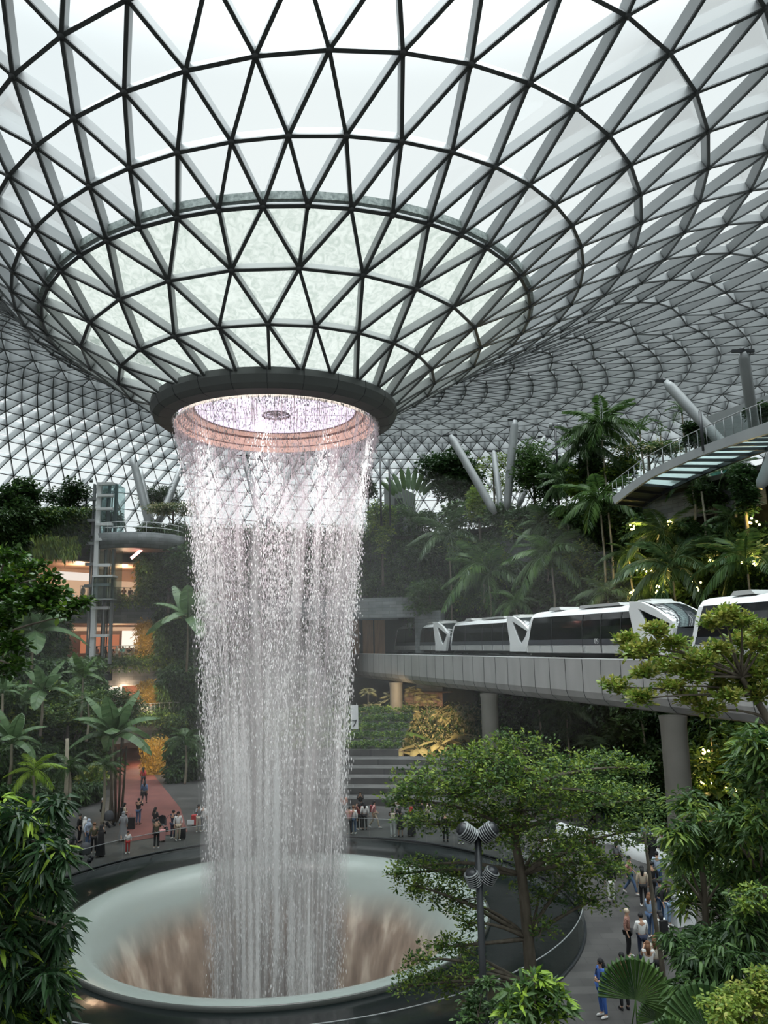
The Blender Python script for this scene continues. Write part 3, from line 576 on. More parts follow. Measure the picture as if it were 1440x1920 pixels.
# ================================================================ THE WATERFALL
FALL = [(10.84, 4.99), (10.2, 4.93), (9.2, 4.72), (8.0, 4.5), (6.5, 4.28), (5, 4.08), (3, 3.86), (0, 3.58), (-3, 3.35), (-6, 3.14), (-9, 2.95), (-12, 2.8), (-16, 2.65), (-20, 2.6)]
FZ = np.array([z for z, r in FALL])[::-1]; FR = np.array([r for z, r in FALL])[::-1]
def fall_mat(name, sc, lo, hi, col, zfade=None, seed=0, tl=.35, amax=.95):
    """streaked sheet of water: holes between the streaks stay open"""
    m, t, o = nt(name); c = N(t, 'ShaderNodeTexCoord'); uvn = N(t, 'ShaderNodeMapping'); uvn.inputs['Scale'].default_value = (*sc, 1); uvn.inputs['Location'].default_value = (seed * 7.3, seed * 3.1, 0)
    t.links.new(c.outputs['UV'], uvn.inputs[0]); n1 = N(t, 'ShaderNodeTexNoise', Scale=1.0, Detail=5, Roughness=.65, Distortion=.3); t.links.new(uvn.outputs[0], n1.inputs['Vector'])
    mp2 = N(t, 'ShaderNodeMapping'); mp2.inputs['Scale'].default_value = (.9, .06, 1); mp2.inputs['Location'].default_value = (seed, 0, 0); t.links.new(c.outputs['UV'], mp2.inputs[0])
    n2 = N(t, 'ShaderNodeTexNoise', Scale=1.0, Detail=3); t.links.new(mp2.outputs[0], n2.inputs['Vector'])      # broad curtains
    mp3 = N(t, 'ShaderNodeMapping'); mp3.inputs['Scale'].default_value = (sc[0] * 1.6, .45, 1); mp3.inputs['Location'].default_value = (seed * 2.1, 0, 0); t.links.new(c.outputs['UV'], mp3.inputs[0])
    n3 = N(t, 'ShaderNodeTexNoise', Scale=1.0, Detail=4); t.links.new(mp3.outputs[0], n3.inputs['Vector'])      # long threads just below the lip
    mp4 = N(t, 'ShaderNodeMapping'); mp4.inputs['Scale'].default_value = (2.4, .10, 1); mp4.inputs['Location'].default_value = (seed * 1.7, 3, 0); t.links.new(c.outputs['UV'], mp4.inputs[0])
    n4 = N(t, 'ShaderNodeTexNoise', Scale=1.0, Detail=5); t.links.new(mp4.outputs[0], n4.inputs['Vector'])      # soft spray curtains lower down
    sp0 = N(t, 'ShaderNodeSeparateXYZ'); t.links.new(c.outputs['UV'], sp0.inputs[0])
    def mixz(z0, z1, A, B_):
        f = N(t, 'ShaderNodeMapRange', interpolation_type='SMOOTHSTEP'); f.inputs['From Min'].default_value = z0; f.inputs['From Max'].default_value = z1; t.links.new(sp0.outputs[1], f.inputs[0])
        x = N(t, 'ShaderNodeMix', data_type='FLOAT'); t.links.new(f.outputs[0], x.inputs[0]); t.links.new(A, x.inputs[2]); t.links.new(B_, x.inputs[3]); return x.outputs[0]
    up_ = mixz(8.2, 10.0, n1.outputs[0], n3.outputs[0]); lo_m = N(t, 'ShaderNodeMix', data_type='FLOAT'); lo_m.inputs[0].default_value = .72; t.links.new(n1.outputs[0], lo_m.inputs[2]); t.links.new(n4.outputs[0], lo_m.inputs[3]); nn = mixz(-6, 4, lo_m.outputs[0], up_)
    md = N(t, 'ShaderNodeMath', operation='MULTIPLY_ADD'); t.links.new(n2.outputs[0], md.inputs[0]); md.inputs[1].default_value = .5; t.links.new(nn, md.inputs[2])
    mr = N(t, 'ShaderNodeMapRange', interpolation_type='SMOOTHSTEP'); mr.inputs['From Min'].default_value = lo + .25; mr.inputs['From Max'].default_value = hi + .25; mr.inputs['To Max'].default_value = amax
    sp = N(t, 'ShaderNodeSeparateXYZ'); t.links.new(c.outputs['UV'], sp.inputs[0]); dn = N(t, 'ShaderNodeMapRange'); dn.inputs['From Min'].default_value = 9; dn.inputs['From Max'].default_value = -14; dn.inputs['To Max'].default_value = .05
    t.links.new(sp.outputs[1], dn.inputs[0]); ad = N(t, 'ShaderNodeMath'); t.links.new(md.outputs[0], ad.inputs[0]); t.links.new(dn.outputs[0], ad.inputs[1]); t.links.new(ad.outputs[0], mr.inputs[0]); fac = mr.outputs[0]
    ge = N(t, 'ShaderNodeNewGeometry'); va = N(t, 'ShaderNodeVectorMath', operation='ADD'); t.links.new(ge.outputs['Normal'], va.inputs[0]); va.inputs[1].default_value = (0, 0, 1.5); vn = N(t, 'ShaderNodeVectorMath', operation='NORMALIZE'); t.links.new(va.outputs[0], vn.inputs[0])   # round drops catch the light from above
    df = N(t, 'ShaderNodeBsdfDiffuse'); t.links.new(vn.outputs[0], df.inputs['Normal']); df.inputs[0].default_value = (*col, 1); tn = N(t, 'ShaderNodeBsdfTranslucent'); tn.inputs[0].default_value = (*col, 1)
    wm = N(t, 'ShaderNodeMixShader'); wm.inputs[0].default_value = tl; t.links.new(df.outputs[0], wm.inputs[1]); t.links.new(tn.outputs[0], wm.inputs[2])
    tr = N(t, 'ShaderNodeBsdfTransparent'); mx = N(t, 'ShaderNodeMixShader'); t.links.new(fac, mx.inputs[0]); t.links.new(tr.outputs[0], mx.inputs[1]); t.links.new(wm.outputs[0], mx.inputs[2]); t.links.new(mx.outputs[0], o.inputs[0]); return m
def fall_sheet(nm, scale_r, mat, z0, z1, parent, wob=.0, n=144, nz=40):
    zs = np.linspace(z0, z1, nz); an = np.arange(n + 1) * 2 * math.pi / n; V = []; UV = []
    for z in zs:
        r = np.interp(z, FZ, FR) * scale_r; rr = r * (1 + wob * np.sin(an * 7 + z * .3) * (11 - z) / 30 + wob * .6 * np.sin(an * 17 + 1) * (11 - z) / 30)
        V.append(np.stack([rr * np.cos(an), rr * np.sin(an), np.full(n + 1, z)], 1)); UV.append(np.stack([an * 5, np.full(n + 1, z)], 1))
    V = np.concatenate(V); UV = np.concatenate(UV); k = n + 1
    mb = MB().add(V, [(i * k + j, i * k + j + 1, (i + 1) * k + j + 1, (i + 1) * k + j) for i in range(nz - 1) for j in range(n)], 0, True)
    o = mb.build(nm, mat, parent); me = o.data; uv = me.uv_layers.new(name='UVMap'); vi = np.empty(len(me.loops), np.int32); me.loops.foreach_get('vertex_index', vi); uv.data.foreach_set('uv', UV[vi].astype(np.float32).ravel()); return o
wf = empty('waterfall', (AX, AY, CZ), 0, 'tall round indoor waterfall dropping from the oculus into the pool', 'waterfall')
WC = (.97, .98, .97)
fall_sheet('water_sheet', 1.0, fall_mat('fall_a', (10, 3.2), .53, .70, WC, seed=0), 10.84, -18, wf, .02)
fall_sheet('water_sheet', .955, fall_mat('fall_b', (15, 6), .53, .69, WC, seed=1), 10.6, -18, wf, .03)
fall_sheet('water_sheet', .90, fall_mat('fall_c', (1.7, .07), .40, .86, WC, seed=2, amax=.62), 9, -18, wf, .05)
fall_sheet('spray_sheet', 1.11, fall_mat('fall_f', (1.0, .12), .46, 1.0, WC, seed=8, amax=.20), 3, -18, wf, .04)
# loose drops and shreds of water
m, t, o = nt('droplet'); ge = N(t, 'ShaderNodeNewGeometry'); va = N(t, 'ShaderNodeVectorMath', operation='ADD'); t.links.new(ge.outputs['Normal'], va.inputs[0]); va.inputs[1].default_value = (0, 0, 1.5); vn = N(t, 'ShaderNodeVectorMath', operation='NORMALIZE'); t.links.new(va.outputs[0], vn.inputs[0])
df = N(t, 'ShaderNodeBsdfDiffuse'); df.inputs[0].default_value = (.97, .98, .98, 1); t.links.new(vn.outputs[0], df.inputs['Normal']); t.links.new(df.outputs[0], o.inputs[0])
n = 52000; a = rng.uniform(0, 2 * math.pi, n); z = 10.7 - 27 * rng.uniform(0, 1, n) ** 1.8; cl = .5 + .5 * np.sin(a * 9 + 2 * np.sin(a * 3)); keep = rng.uniform(0, 1, n) < .35 + .65 * cl; a, z = a[keep], z[keep]; n = len(a)
r = np.interp(z, FZ, FR) * (1 + rng.normal(0, 1, n) * (.012 + .0024 * np.clip(11 - z, 0, 30))) ; L = rng.uniform(.03, .09, n) * (1 + np.clip(10.8 - z, 0, 22) * .02); wd = rng.uniform(.007, .018, n)
c0 = np.stack([r * np.cos(a), r * np.sin(a), z], 1); th_ = rng.uniform(0, math.pi, n); h = np.stack([np.cos(th_), np.sin(th_), 0 * th_], 1) * wd[:, None]; g = np.stack([-np.sin(th_), np.cos(th_), 0 * th_], 1) * wd[:, None]; up = np.stack([0 * a, 0 * a, L], 1)
Q = np.concatenate([np.stack([c0 - up, c0 - h, c0 + up, c0 + h], 1), np.stack([c0 - up, c0 - g, c0 + up, c0 + g], 1)])
tag(MB().addq(Q, 4).build('water_drop', m, wf), 'flying drops and shreds of falling water', kind='stuff')
# mist hanging round the foot of the fall (a real volume)
def mist(name, c, rx, ry, rz, dens, label):
    m, t, o = nt(name); v = N(t, 'ShaderNodeVolumeScatter', Density=dens, Anisotropy=.2); v.inputs[0].default_value = (.93, .96, .96, 1); t.links.new(v.outputs[0], o.inputs['Volume'])
    b = MB().sphere((0, 0, 0), 1, 32, sc=(rx, ry, rz)).build('mist', m, None, c); tag(b, label, 'mist', kind='stuff'); return b
mist('mist_inner', (AX, AY, CZ - 9.0), 3.4, 3.4, 10.5, .13, 'fine white mist drifting inside the lower part of the waterfall')
mist('mist_low', (AX, AY + 1, CZ - 13), 8.6, 8.6, 4.2, .010, 'low mist filling the pool bowl')
mist('mist_wide', (AX, AY + 28, CZ - 1), 26, 32, 15,   .0020, 'thin haze of spray hanging across the valley')
# show lights of the oculus, tinting the top of the fall pink
ld = bpy.data.lights.new('oculus_light', 'POINT'); ld.energy = 560; ld.color = (1, .64, .70); ld.shadow_soft_size = 1.2; lo = bpy.data.objects.new('oculus_light', ld); COL.objects.link(lo); lo.location = (AX, AY, CZ + 9.6)
# added fill spots under the oculus rim, put in to brighten the fall
for k in range(10):
    a = 2 * math.pi * (k + .5) / 10; ld = bpy.data.lights.new('rim_fill_light', 'SPOT'); ld.energy = 4300; ld.color = (1, .97, .96); ld.spot_size = R(46); ld.spot_blend = 1; ld.shadow_soft_size = .3
    lo = bpy.data.objects.new('rim_fill_light', ld); COL.objects.link(lo); lo.location = (AX + 5.5 * math.cos(a), AY + 5.5 * math.sin(a), CZ + 10.6); lo.rotation_euler = Vector((math.cos(a) * 2.2, math.sin(a) * 2.2, 22)).to_track_quat('Z', 'Y').to_euler()
# ================================================================ PLANTS
AZ = np.arctan2(VAL[:, 0], VAL[:, 1]); RHO = np.hypot(VAL[:, 0], VAL[:, 1])
def wpt(px, py, off=0.0):                   # place on (or off metres beyond) the valley wall seen there
    d = ray(px, py); a = math.atan2(d.x, d.y); k = (float(np.interp(a, AZ, RHO)) + off) / math.hypot(d.x, d.y); return Vector((d.x * k, d.y * k, CZ + d.z * k))
def unit(v): return v / (np.linalg.norm(v, axis=-1, keepdims=True) + 1e-9)
def leafset(mb, P, Dv, L, Wd, m=0, up=None, shape=4, droop=.25):
    """many single leaves: base P, direction Dv, length L, width Wd"""
    P = np.asarray(P, float); n = len(P); Dv = unit(np.asarray(Dv, float)); L = np.broadcast_to(L, n)[:, None]; Wd = np.broadcast_to(Wd, n)[:, None]
    u = np.tile(np.array([0, 0, 1.]), (n, 1)) + rng.normal(0, .45, (n, 3)) if up is None else np.asarray(up, float); sd = unit(np.cross(Dv, u)); dz = np.array([0, 0, -1.]) * L * droop
    if shape == 4: Q = np.stack([P, P + Dv * L * .5 + sd * Wd * .5 + dz * .2, P + Dv * L + dz, P + Dv * L * .5 - sd * Wd * .5 + dz * .2], 1)
    else: Q = np.stack([P, P + Dv * L * .25 + sd * Wd * .42, P + Dv * L * .62 + sd * Wd * .45 + dz * .35, P + Dv * L + dz, P + Dv * L * .62 - sd * Wd * .45 + dz * .35, P + Dv * L * .25 - sd * Wd * .42], 1)
    return mb.addq(Q, Q.shape[1], m)
def rosettes(mb, C, m_leaf, L, Wd, m=0, upb=.35, shape=4, spread=.12, droop=.3, out=None):
    C = np.asarray(C, float); n = len(C); P = np.repeat(C, m_leaf, 0); Dv = rng.normal(0, 1, (n * m_leaf, 3)); Dv[:, 2] = Dv[:, 2] * .45 + upb
    if out is not None: Dv += np.repeat(out, m_leaf, 0) * .8
    Dv = unit(Dv); P = P + Dv * spread * rng.uniform(.2, 1, (len(P), 1)); s = rng.uniform(.65, 1.2, len(P)); mm = m if np.isscalar(m) else np.repeat(m, m_leaf)
    return leafset(mb, P, Dv, L * s, Wd * s, mm, shape=shape, droop=droop)
def in_pad(c, rad, n, flat=True):           # points filling an ellipsoid, denser near its shell
    v = unit(rng.normal(0, 1, (n, 3))) * (rng.uniform(0, 1, (n, 1)) ** .45); return np.array(c) + v * np.array(rad)
def branch_mesh(p, q, r0, r1, sag=.15, seg=6):
    p = np.array(p, float); q = np.array(q, float); t = np.linspace(0, 1, seg)[:, None]; L = np.linalg.norm(q - p); mid = rng.normal(0, .05, 3) * L
    return p + (q - p) * t + (mid + np.array([0, 0, sag * L])) * (t * (1 - t)) * 1.6, np.linspace(r0, r1, seg)
def tree(label, cat, base, forks, pads, leaf, mats, trunk_r=.12, name='broadleaf_tree', dens=1.0, group=None, bark='bark', new=.0, twigs=5, shape=4, upb=.35, droop=.3, spread=.12, mleaf=7, minr=.004):
    """pads: [(x,y,z, rx,ry,rz, clusters)], forks: trunk points from base up; leaf=(length,width)"""
    base = Vector(base); root = empty(name, base, 0, label, cat, group); B = np.array(base)
    tp = np.array([np.array(f) for f in forks]) - B; tp = np.vstack([[0, 0, 0], tp]); k = len(tp)
    MB().tube(smooth(tp, 4) if k > 2 else tp, np.linspace(trunk_r, trunk_r * .5, (k - 1) * 4 + 1 if k > 2 else k), 10).build('trunk', MT[bark], root)
    fm = MB()
    for (x, y, z, rx, ry, rz, nc) in pads:
        c = np.array((x, y, z)) - B; j = int(np.argmin([np.linalg.norm(c - q) + max(0, q[2] - c[2]) * 2.0 for q in tp])); bm = MB(); P, rr = branch_mesh(tp[j], c, trunk_r * .34, trunk_r * .12, .1); bm.tube(P, rr, 6)
        C = in_pad(c, (rx, ry, rz), max(3, int(nc * dens)))
        for q in C[:twigs]: P, rr = branch_mesh(c, q, trunk_r * .12, max(minr, trunk_r * .03), .05, 4); bm.tube(P, rr, 4, cap=False)
        bm.build('branch', MT[bark], root)
        mi = (rng.uniform(0, 1, len(C)) < new).astype(int) if new else 0
        rosettes(fm, C, mleaf, leaf[0], leaf[1], mi, upb, shape, spread, droop)
    fm.build('foliage', [MT[x] for x in mats], root); return root
def ppads(L, Y, k=1.0, ry=None, jit=1.0):   # pads given as seen (px,py,rx,rz,n) around distance Y
    out = []
    for q in L:
        px, py, rx, rz, n = q[:5]; YY = Y + (q[5] if len(q) > 5 else float(rng.uniform(-1, 1)) * jit); p = at(px, py, YY); s = YY / F; out.append((p.x, p.y, p.z, rx * s * k, (ry or rx * s * .8), rz * s * k, n))
    return out
# ---------- feather palms
def frond_mesh(L, droop, leafL, n=32, vee=.5, wd=.045, mat='leaf_palm', limp=.5):
    mb = MB(); t = np.linspace(0, 1, 12); x = L * (t - .12 * t * t * droop); z = L * (.42 * t - (.35 + droop) * t * t * .8); P = np.stack([x * np.cos(droop * t * .3), 0 * t, z], 1); mb.tube(P, np.linspace(.035, .008, 12) * L / 2.2, 5, 0)
    s = np.linspace(.14, .99, n); c = np.stack([np.interp(s, t, P[:, i]) for i in range(3)], 1); T = unit(np.gradient(c, axis=0)); ll = leafL * np.sin(np.pi * (.12 + .83 * s)) ** .7
    for sg in (-1, 1):
        Dv = T * .55 + np.array([0, sg, 0]) * .9 + np.array([0, 0, vee - limp * 1.1]) + rng.normal(0, .07, (n, 3)); leafset(mb, c, Dv, ll, wd * L / 2.0, 0, up=np.tile([0, 0, 1.], (n, 1)) + rng.normal(0, .2, (n, 3)), droop=limp)
    return mb.mesh('frond', MT[mat])
FR_ = {k: [frond_mesh(2.4, d, .62, mat=m_, limp=l, wd=w_) for d, l in ((.5, .4), (.85, .6), (1.15, .8))] for k, m_, w_ in (('dark', 'leaf_palm', .08), ('mid', 'leaf_mid', .08), ('bright', 'leaf_new', .075), ('fine', 'leaf_palm', .055))}
FR_['vee'] = [frond_mesh(2.2, d, .75, mat='leaf_mid', limp=.15, wd=.09, vee=.6, n=18) for d in (.35, .6, .8)]
def frond_ring(root, c, kind, n, scale, tilt0=.05, tilt1=1.2, seed=0):
    for i in range(n):
        a = i * 2.399 + seed; f = i / max(1, n - 1); j = 0 if f < .35 else 1 if f < .7 else 2; el = tilt1 - (tilt1 - tilt0) * f
        inst('frond', FR_[kind][j], root, c, (float(rng.normal(0, .15)), -el * .8, a), scale * float(rng.uniform(.85, 1.1)))
def palm(label, px, py, off, foot_py, span, kind='dark', n=13, r=.09, group=None, bark='bark_pale', Y=None, fan=False):
    """crown at the picture place, trunk down to foot_py; span = crown width in picture units"""
    c = at(px, py, Y) if Y else wpt(px, py, off); dist = c.y; zb = (at(px, foot_py, dist)).z; root = empty('feather_palm', (c.x, c.y, zb), 0, label, 'palm tree', group); h = c.z - zb
    tp = np.array([[.0, 0, 0], [.12 * r * 8, 0, h * .35], [.05, .1, h * .7], [0, 0, h]]) if h > .3 else np.array([[0, 0, -.5], [0, 0, 0.05]])
    MB().tube(smooth(tp, 4) if len(tp) > 2 else tp, np.linspace(r * 1.2, r * .75, (len(tp) - 1) * 4 + 1) if len(tp) > 2 else r, 8).build('trunk', MT[bark], root)
    sc = span * dist / F / 2 / 2.15
    if kind in ('dark', 'mid', 'vee'): MB().tube([(0, 0, h - .1 * sc), (0, 0, h + .6 * sc)], [r * .9, r * .5], 8).build('crownshaft', MT['leaf_mid'], root)
    frond_ring(root, (0, 0, h + .3 * sc), kind, n, sc, seed=px * .1); return root
# ---------- banana like plants with paddle leaves
def paddle_mesh(L, Wd, droop, mat):
    mb = MB(); n = 12; t = np.linspace(0, 1, n); x = L * t * (1 - .15 * droop * t); z = L * (.55 * t - (.45 + droop * .7) * t * t); w_ = Wd * np.clip(np.sin(np.pi * np.clip((t - .16) / .84, 0, 1) ** .8), 0, 1) ** .55 * .5
    mb.tube(np.stack([x, 0 * t, z], 1), np.linspace(.03, .008, n) * L / 2, 5)
    for sg in (-1, 1):
        for i in range(2, n - 1):
            a0, a1 = (i, i + 1); gap = .0 if rng.uniform() < .6 else .12
            V = [(x[a0], 0, z[a0]), (x[a1], 0, z[a1]), (x[a1] - gap * .3, sg * w_[a1], z[a1] - w_[a1] * .45), (x[a0] + gap * .2, sg * w_[a0], z[a0] - w_[a0] * .45)]
            mb.add(V, [(0, 1, 2, 3)])
    return mb.mesh('paddle_leaf', MT[mat])
PD = {'pale': [paddle_mesh(2.4, .9, d, 'leaf_banana') for d in (.1, .45, .8)], 'green': [paddle_mesh(2.4, 1.1, d, 'leaf_mid') for d in (.1, .45, .8)]}
def banana(label, px, py, off, foot_py, span, kind='pale', n=9, Y=None, el=(.1, 1.1), group=None, stem=.09):
    c = at(px, py, Y) if Y else wpt(px, py, off); zb = at(px, foot_py, c.y).z; root = empty('banana_plant', (c.x, c.y, zb), 0, label, 'plant', group); h = max(.3, c.z - zb); sc = span * c.y / F / 2 / 2.2
    MB().tube([(0, 0, 0), (.05, 0, h * .5), (0, 0, h)], [stem * 1.3, stem, stem * .7], 8).build('stem', MT['bark_pale'], root)
    for i in range(n):
        f = i / (n - 1); inst('paddle_leaf', PD[kind][0 if f < .35 else 1 if f < .7 else 2], root, (0, 0, h), (0, -(el[1] - (el[1] - el[0]) * f), i * 2.399 + px), sc * float(rng.uniform(.8, 1.08)))
    return root
# ---------- fan palms
def fan_mesh(rad, mat, seg=16, cover=1.55, deep=.45):
    mb = MB(); mb.tube([(-rad * .9, 0, -.25 * rad), (-rad * .4, 0, -.05), (0, 0, 0)], .014, 5)
    for i in range(seg):
        a = (i / (seg - 1) - .5) * 2 * cover; a2 = (1.0 / (seg - 1)) * cover * .92; c, s = math.cos(a), math.sin(a); c0, s0 = math.cos(a - a2), math.sin(a - a2); c1, s1 = math.cos(a + a2), math.sin(a + a2); q = rad * (1 - deep); R_ = rad * (1 - .12 * abs(a) / cover)
        mb.add([(0, 0, 0), (c0 * q, s0 * q, -.03 * rad), (c * q, s * q, .05 * rad), (c1 * q, s1 * q, -.03 * rad), (c * R_, s * R_, -.12 * rad)], [(0, 1, 2), (0, 2, 3), (1, 4, 2), (2, 4, 3)])
    return mb.mesh('fan_leaf', MT[mat])
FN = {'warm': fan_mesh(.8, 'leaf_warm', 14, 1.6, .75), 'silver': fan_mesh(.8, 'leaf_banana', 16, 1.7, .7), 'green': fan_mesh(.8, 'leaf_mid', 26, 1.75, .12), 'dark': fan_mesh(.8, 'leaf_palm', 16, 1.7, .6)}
def fanpalm(label, px, py, off, foot_py, span, kind='dark', n=11, Y=None, group=None, name='fan_palm'):
    c = at(px, py, Y) if Y else wpt(px, py, off); zb = at(px, foot_py, c.y).z; root = empty(name, (c.x, c.y, zb), 0, label, 'palm tree', group); h = max(.3, c.z - zb); sc = span * c.y / F / 2 / 1.5
    MB().tube([(0, 0, 0), (0, 0, h)], [.08, .05], 7).build('trunk', MT['bark'], root)
    for i in range(n):
        f = i / max(1, n - 1); a = i * 2.399 + px; el = 1.25 - 1.35 * f; inst('fan_leaf', FN[kind], root, (math.cos(a) * math.cos(el) * .7 * sc, math.sin(a) * math.cos(el) * .7 * sc, h + math.sin(el) * .7 * sc), (float(rng.normal(0, .3)), -el * .5 + .5, a), sc)
    return root
# ---------- uncountable greenery clothing the walls (one object per stretch)
def greenery(label, polys, mat, leaf=.35, name='wall_greenery', thick=.7, upb=.0, m=4, new=None, frac=.1, shape=4, wd=.5, droop=.5):
    """polys: [(x0,x1,y0,y1,off,n)] stretches of wall as seen"""
    mb = MB()
    for x0, x1, y0, y1, off, n in polys:
        px = rng.uniform(x0, x1, n) + rng.normal(0, 4, n); py = rng.uniform(y0, y1, n) + rng.normal(0, 4, n); g = np.sin(px * .11) * np.cos(py * .13) + np.sin(px * .05 + py * .07); C = np.array([np.array(wpt(a, b, off + float(c) * .35 - float(rng.uniform(0, thick)))) for a, b, c in zip(px, py, g)])
        to = unit(np.array([0, 0, CZ]) - C) * .5; mi = (rng.uniform(0, 1, n) < frac).astype(int) if new else 0; rosettes(mb, C, m, leaf, leaf * wd, mi, upb, shape, leaf * .8, droop, out=to)
    o = mb.build(name, [MT[mat], MT[new or mat]]); return tag(o, label, kind='stuff')
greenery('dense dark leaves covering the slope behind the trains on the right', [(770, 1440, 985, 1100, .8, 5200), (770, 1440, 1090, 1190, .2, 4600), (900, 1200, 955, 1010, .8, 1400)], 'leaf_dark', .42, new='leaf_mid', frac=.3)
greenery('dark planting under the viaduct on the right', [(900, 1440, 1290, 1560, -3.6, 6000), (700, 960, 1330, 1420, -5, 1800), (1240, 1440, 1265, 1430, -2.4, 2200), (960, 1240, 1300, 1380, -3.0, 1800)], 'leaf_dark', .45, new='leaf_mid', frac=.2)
greenery('leafy ledges in the middle between the waterfall and the palms', [(640, 800, 990, 1085, .4, 2600), (640, 760, 1085, 1118, .2, 900), (640, 720, 1000, 1020, -.2, 300), (760, 830, 1110, 1160, .0, 900)], 'leaf_mid', .34, new='leaf_dark', frac=.5)
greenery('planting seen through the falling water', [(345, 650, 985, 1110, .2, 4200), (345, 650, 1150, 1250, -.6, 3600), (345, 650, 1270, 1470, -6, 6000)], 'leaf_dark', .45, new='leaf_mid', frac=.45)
greenery('green terraces beside the steps', [(625, 730, 1390, 1500, -14, 2200)], 'leaf_mid', .3, new='leaf_bright', frac=.15)
greenery('hanging creepers on the left hand walls', [(0, 165, 962, 1018, -.6, 2600), (0, 60, 1000, 1120, -.5, 1500), (262, 350, 985, 1120, -1.2, 3600), (0, 130, 1120, 1250, -2, 2600)], 'leaf_mid', .42, new='leaf_dark', frac=.5)
greenery('trailing vines along the slate bands on the left', [(150, 350, 1119, 1134, -.7, 900), (165, 345, 1232, 1250, -2.2, 1100), (235, 345, 1340, 1354, -7.6, 600), (60, 200, 955, 975, -.9, 700)], 'leaf_mid', .32, new='leaf_bright', frac=.25)
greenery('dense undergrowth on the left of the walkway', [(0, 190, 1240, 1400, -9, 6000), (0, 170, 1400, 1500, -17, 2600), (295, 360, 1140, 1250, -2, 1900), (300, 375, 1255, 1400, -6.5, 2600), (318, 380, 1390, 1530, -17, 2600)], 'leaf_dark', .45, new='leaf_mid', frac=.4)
greenery('golden lit creepers beside the shop openings', [(258, 292, 1168, 1232, -1, 900), (262, 300, 1280, 1335, -5, 900), (270, 318, 1388, 1470, -12, 1500), (258, 275, 1040, 1110, -.6, 500)], 'leaf_gold_lit', .3, thick=.5)
greenery('low hedge beside the plaza on the left', [(0, 160, 1475, 1520, -22, 1500), (150, 190, 1470, 1540, -22, 700)], 'leaf_dark', .35, new='leaf_mid', frac=.4)
greenery('hanging plants dripping from the upper left terrace', [(60, 140, 1005, 1035, -1.0, 700)], 'leaf_bright', .4, droop=1.2, upb=-.6)

# ---------- palms of the right hand hillside
PL = [('tallest bushy palm against the roof, left of the curved bridge', 1128, 812, 1.5, 960, 125, 'mid', 15), ('palm below the tallest bushy palm, at the bridge end', 1100, 850, 1.0, 985, 105, 'dark', 13),
      ('slim palm with upturned fronds standing alone before the roof, left of its twin', 1200, 812, 3, 915, 70, 'vee', 5), ('small slim palm beside the lone upturned palm', 1238, 815, 4, 910, 38, 'vee', 5), ('slim palm in front of the leaning steel column', 1279, 778, 3, 880, 62, 'vee', 6),
      ('dark wide crowned palm just under the low end of the bridge', 1126, 955, -2.5, 1100, 135, 'mid', 14), ('palm with drooping fronds and a long bare curved trunk near the tunnel', 842, 1020, -1.5, 1165, 120, 'fine', 13),
      ('large palm behind the two small train cars', 918, 1095, -3.0, 1165, 150, 'mid', 15), ('palm with one upright bright green frond', 905, 1070, -2.0, 1130, 75, 'bright', 5), ('broad palm above the numbered train car', 1035, 1060, -2.5, 1150, 130, 'mid', 14),
      ('palm behind the broad palm, a step higher', 1022, 1000, 0, 1090, 105, 'dark', 12), ('small palm just above the train roofs', 968, 1140, -4, 1175, 80, 'mid', 9), ('dark arching palm in front of the yellow wall lights', 1262, 1085, -4.5, 1190, 170, 'dark', 13),
      ('arching palm above the yellow wall lights', 1248, 1015, -1.5, 1100, 130, 'dark', 12), ('broad palm at the right edge above the last train car', 1402, 1072, -3.5, 1170, 150, 'mid', 11), ('palm below the slate wall by the right edge', 1372, 985, 0, 1070, 95, 'dark', 10),
      ('palm on a slender pale trunk under the middle of the bridge', 1372, 890, -.5, 970, 80, 'dark', 9), ('palm in front of the green glass under the bridge', 1298, 905, -.5, 975, 75, 'dark', 9), ('dark palm at the left end of the hillside garden', 1060, 915, 0, 1010, 90, 'dark', 10),
      ('palm hanging under the viaduct beside the nearest pillar', 1062, 1345, -7, 1450, 95, 'dark', 9), ('palm between the bare trunks left of the yellow lights', 1180, 1050, -2, 1150, 85, 'dark', 9), ('palm at the foot of the broad palms near the track', 1140, 1125, -3.5, 1180, 95, 'dark', 9)]
for lab, px, py, off, fp, span, kind, n in PL: palm(lab, px, py, off, fp, span * 1.22, kind, n + (3 if n > 8 else 0))
for lab, px, py, off, fp, span, kind, n in (('silvery fan palm in the shade under the viaduct', 1108, 1400, -7, 1500, 80, 'silver', 13), ('dark fan palm behind the nearest pillar', 1330, 1340, -5, 1440, 80, 'dark', 10)): fanpalm(lab, px, py, off, fp, span, kind, n)
# bare slender trunks
for k, (px, y0, y1, off, lab) in enumerate(((1151, 960, 1110, -2.5, 'bare slim trunk, rightmost of the three under the low end of the bridge'), (1136, 955, 1105, -2.3, 'bare slim trunk, middle of the three under the low end of the bridge'), (1015, 1325, 1420, -6, 'pale bamboo like pole trunk below the viaduct'), (1210, 1350, 1440, -6, 'slim brown trunk left of the nearest pillar'), (1325, 920, 1030, -1, 'thin trunk rising in front of the slate wall under the bridge'))):
    p, q = wpt(px, y1, off), wpt(px, y0, off); h = (q - p).length; r_ = empty('slim_tree', p, 0, lab, 'tree'); MB().tube([(0, 0, 0), (.1, 0, h / 2), (0, 0, h)], [.11, .09, .08], 8).build('trunk', MT['bark_pale'], r_); fm = MB(); rosettes(fm, in_pad((0, 0, h + .2), (.9, .9, .5), 22), 8, .45, .14, spread=.3); fm.build('foliage', MT['leaf_dark'], r_)
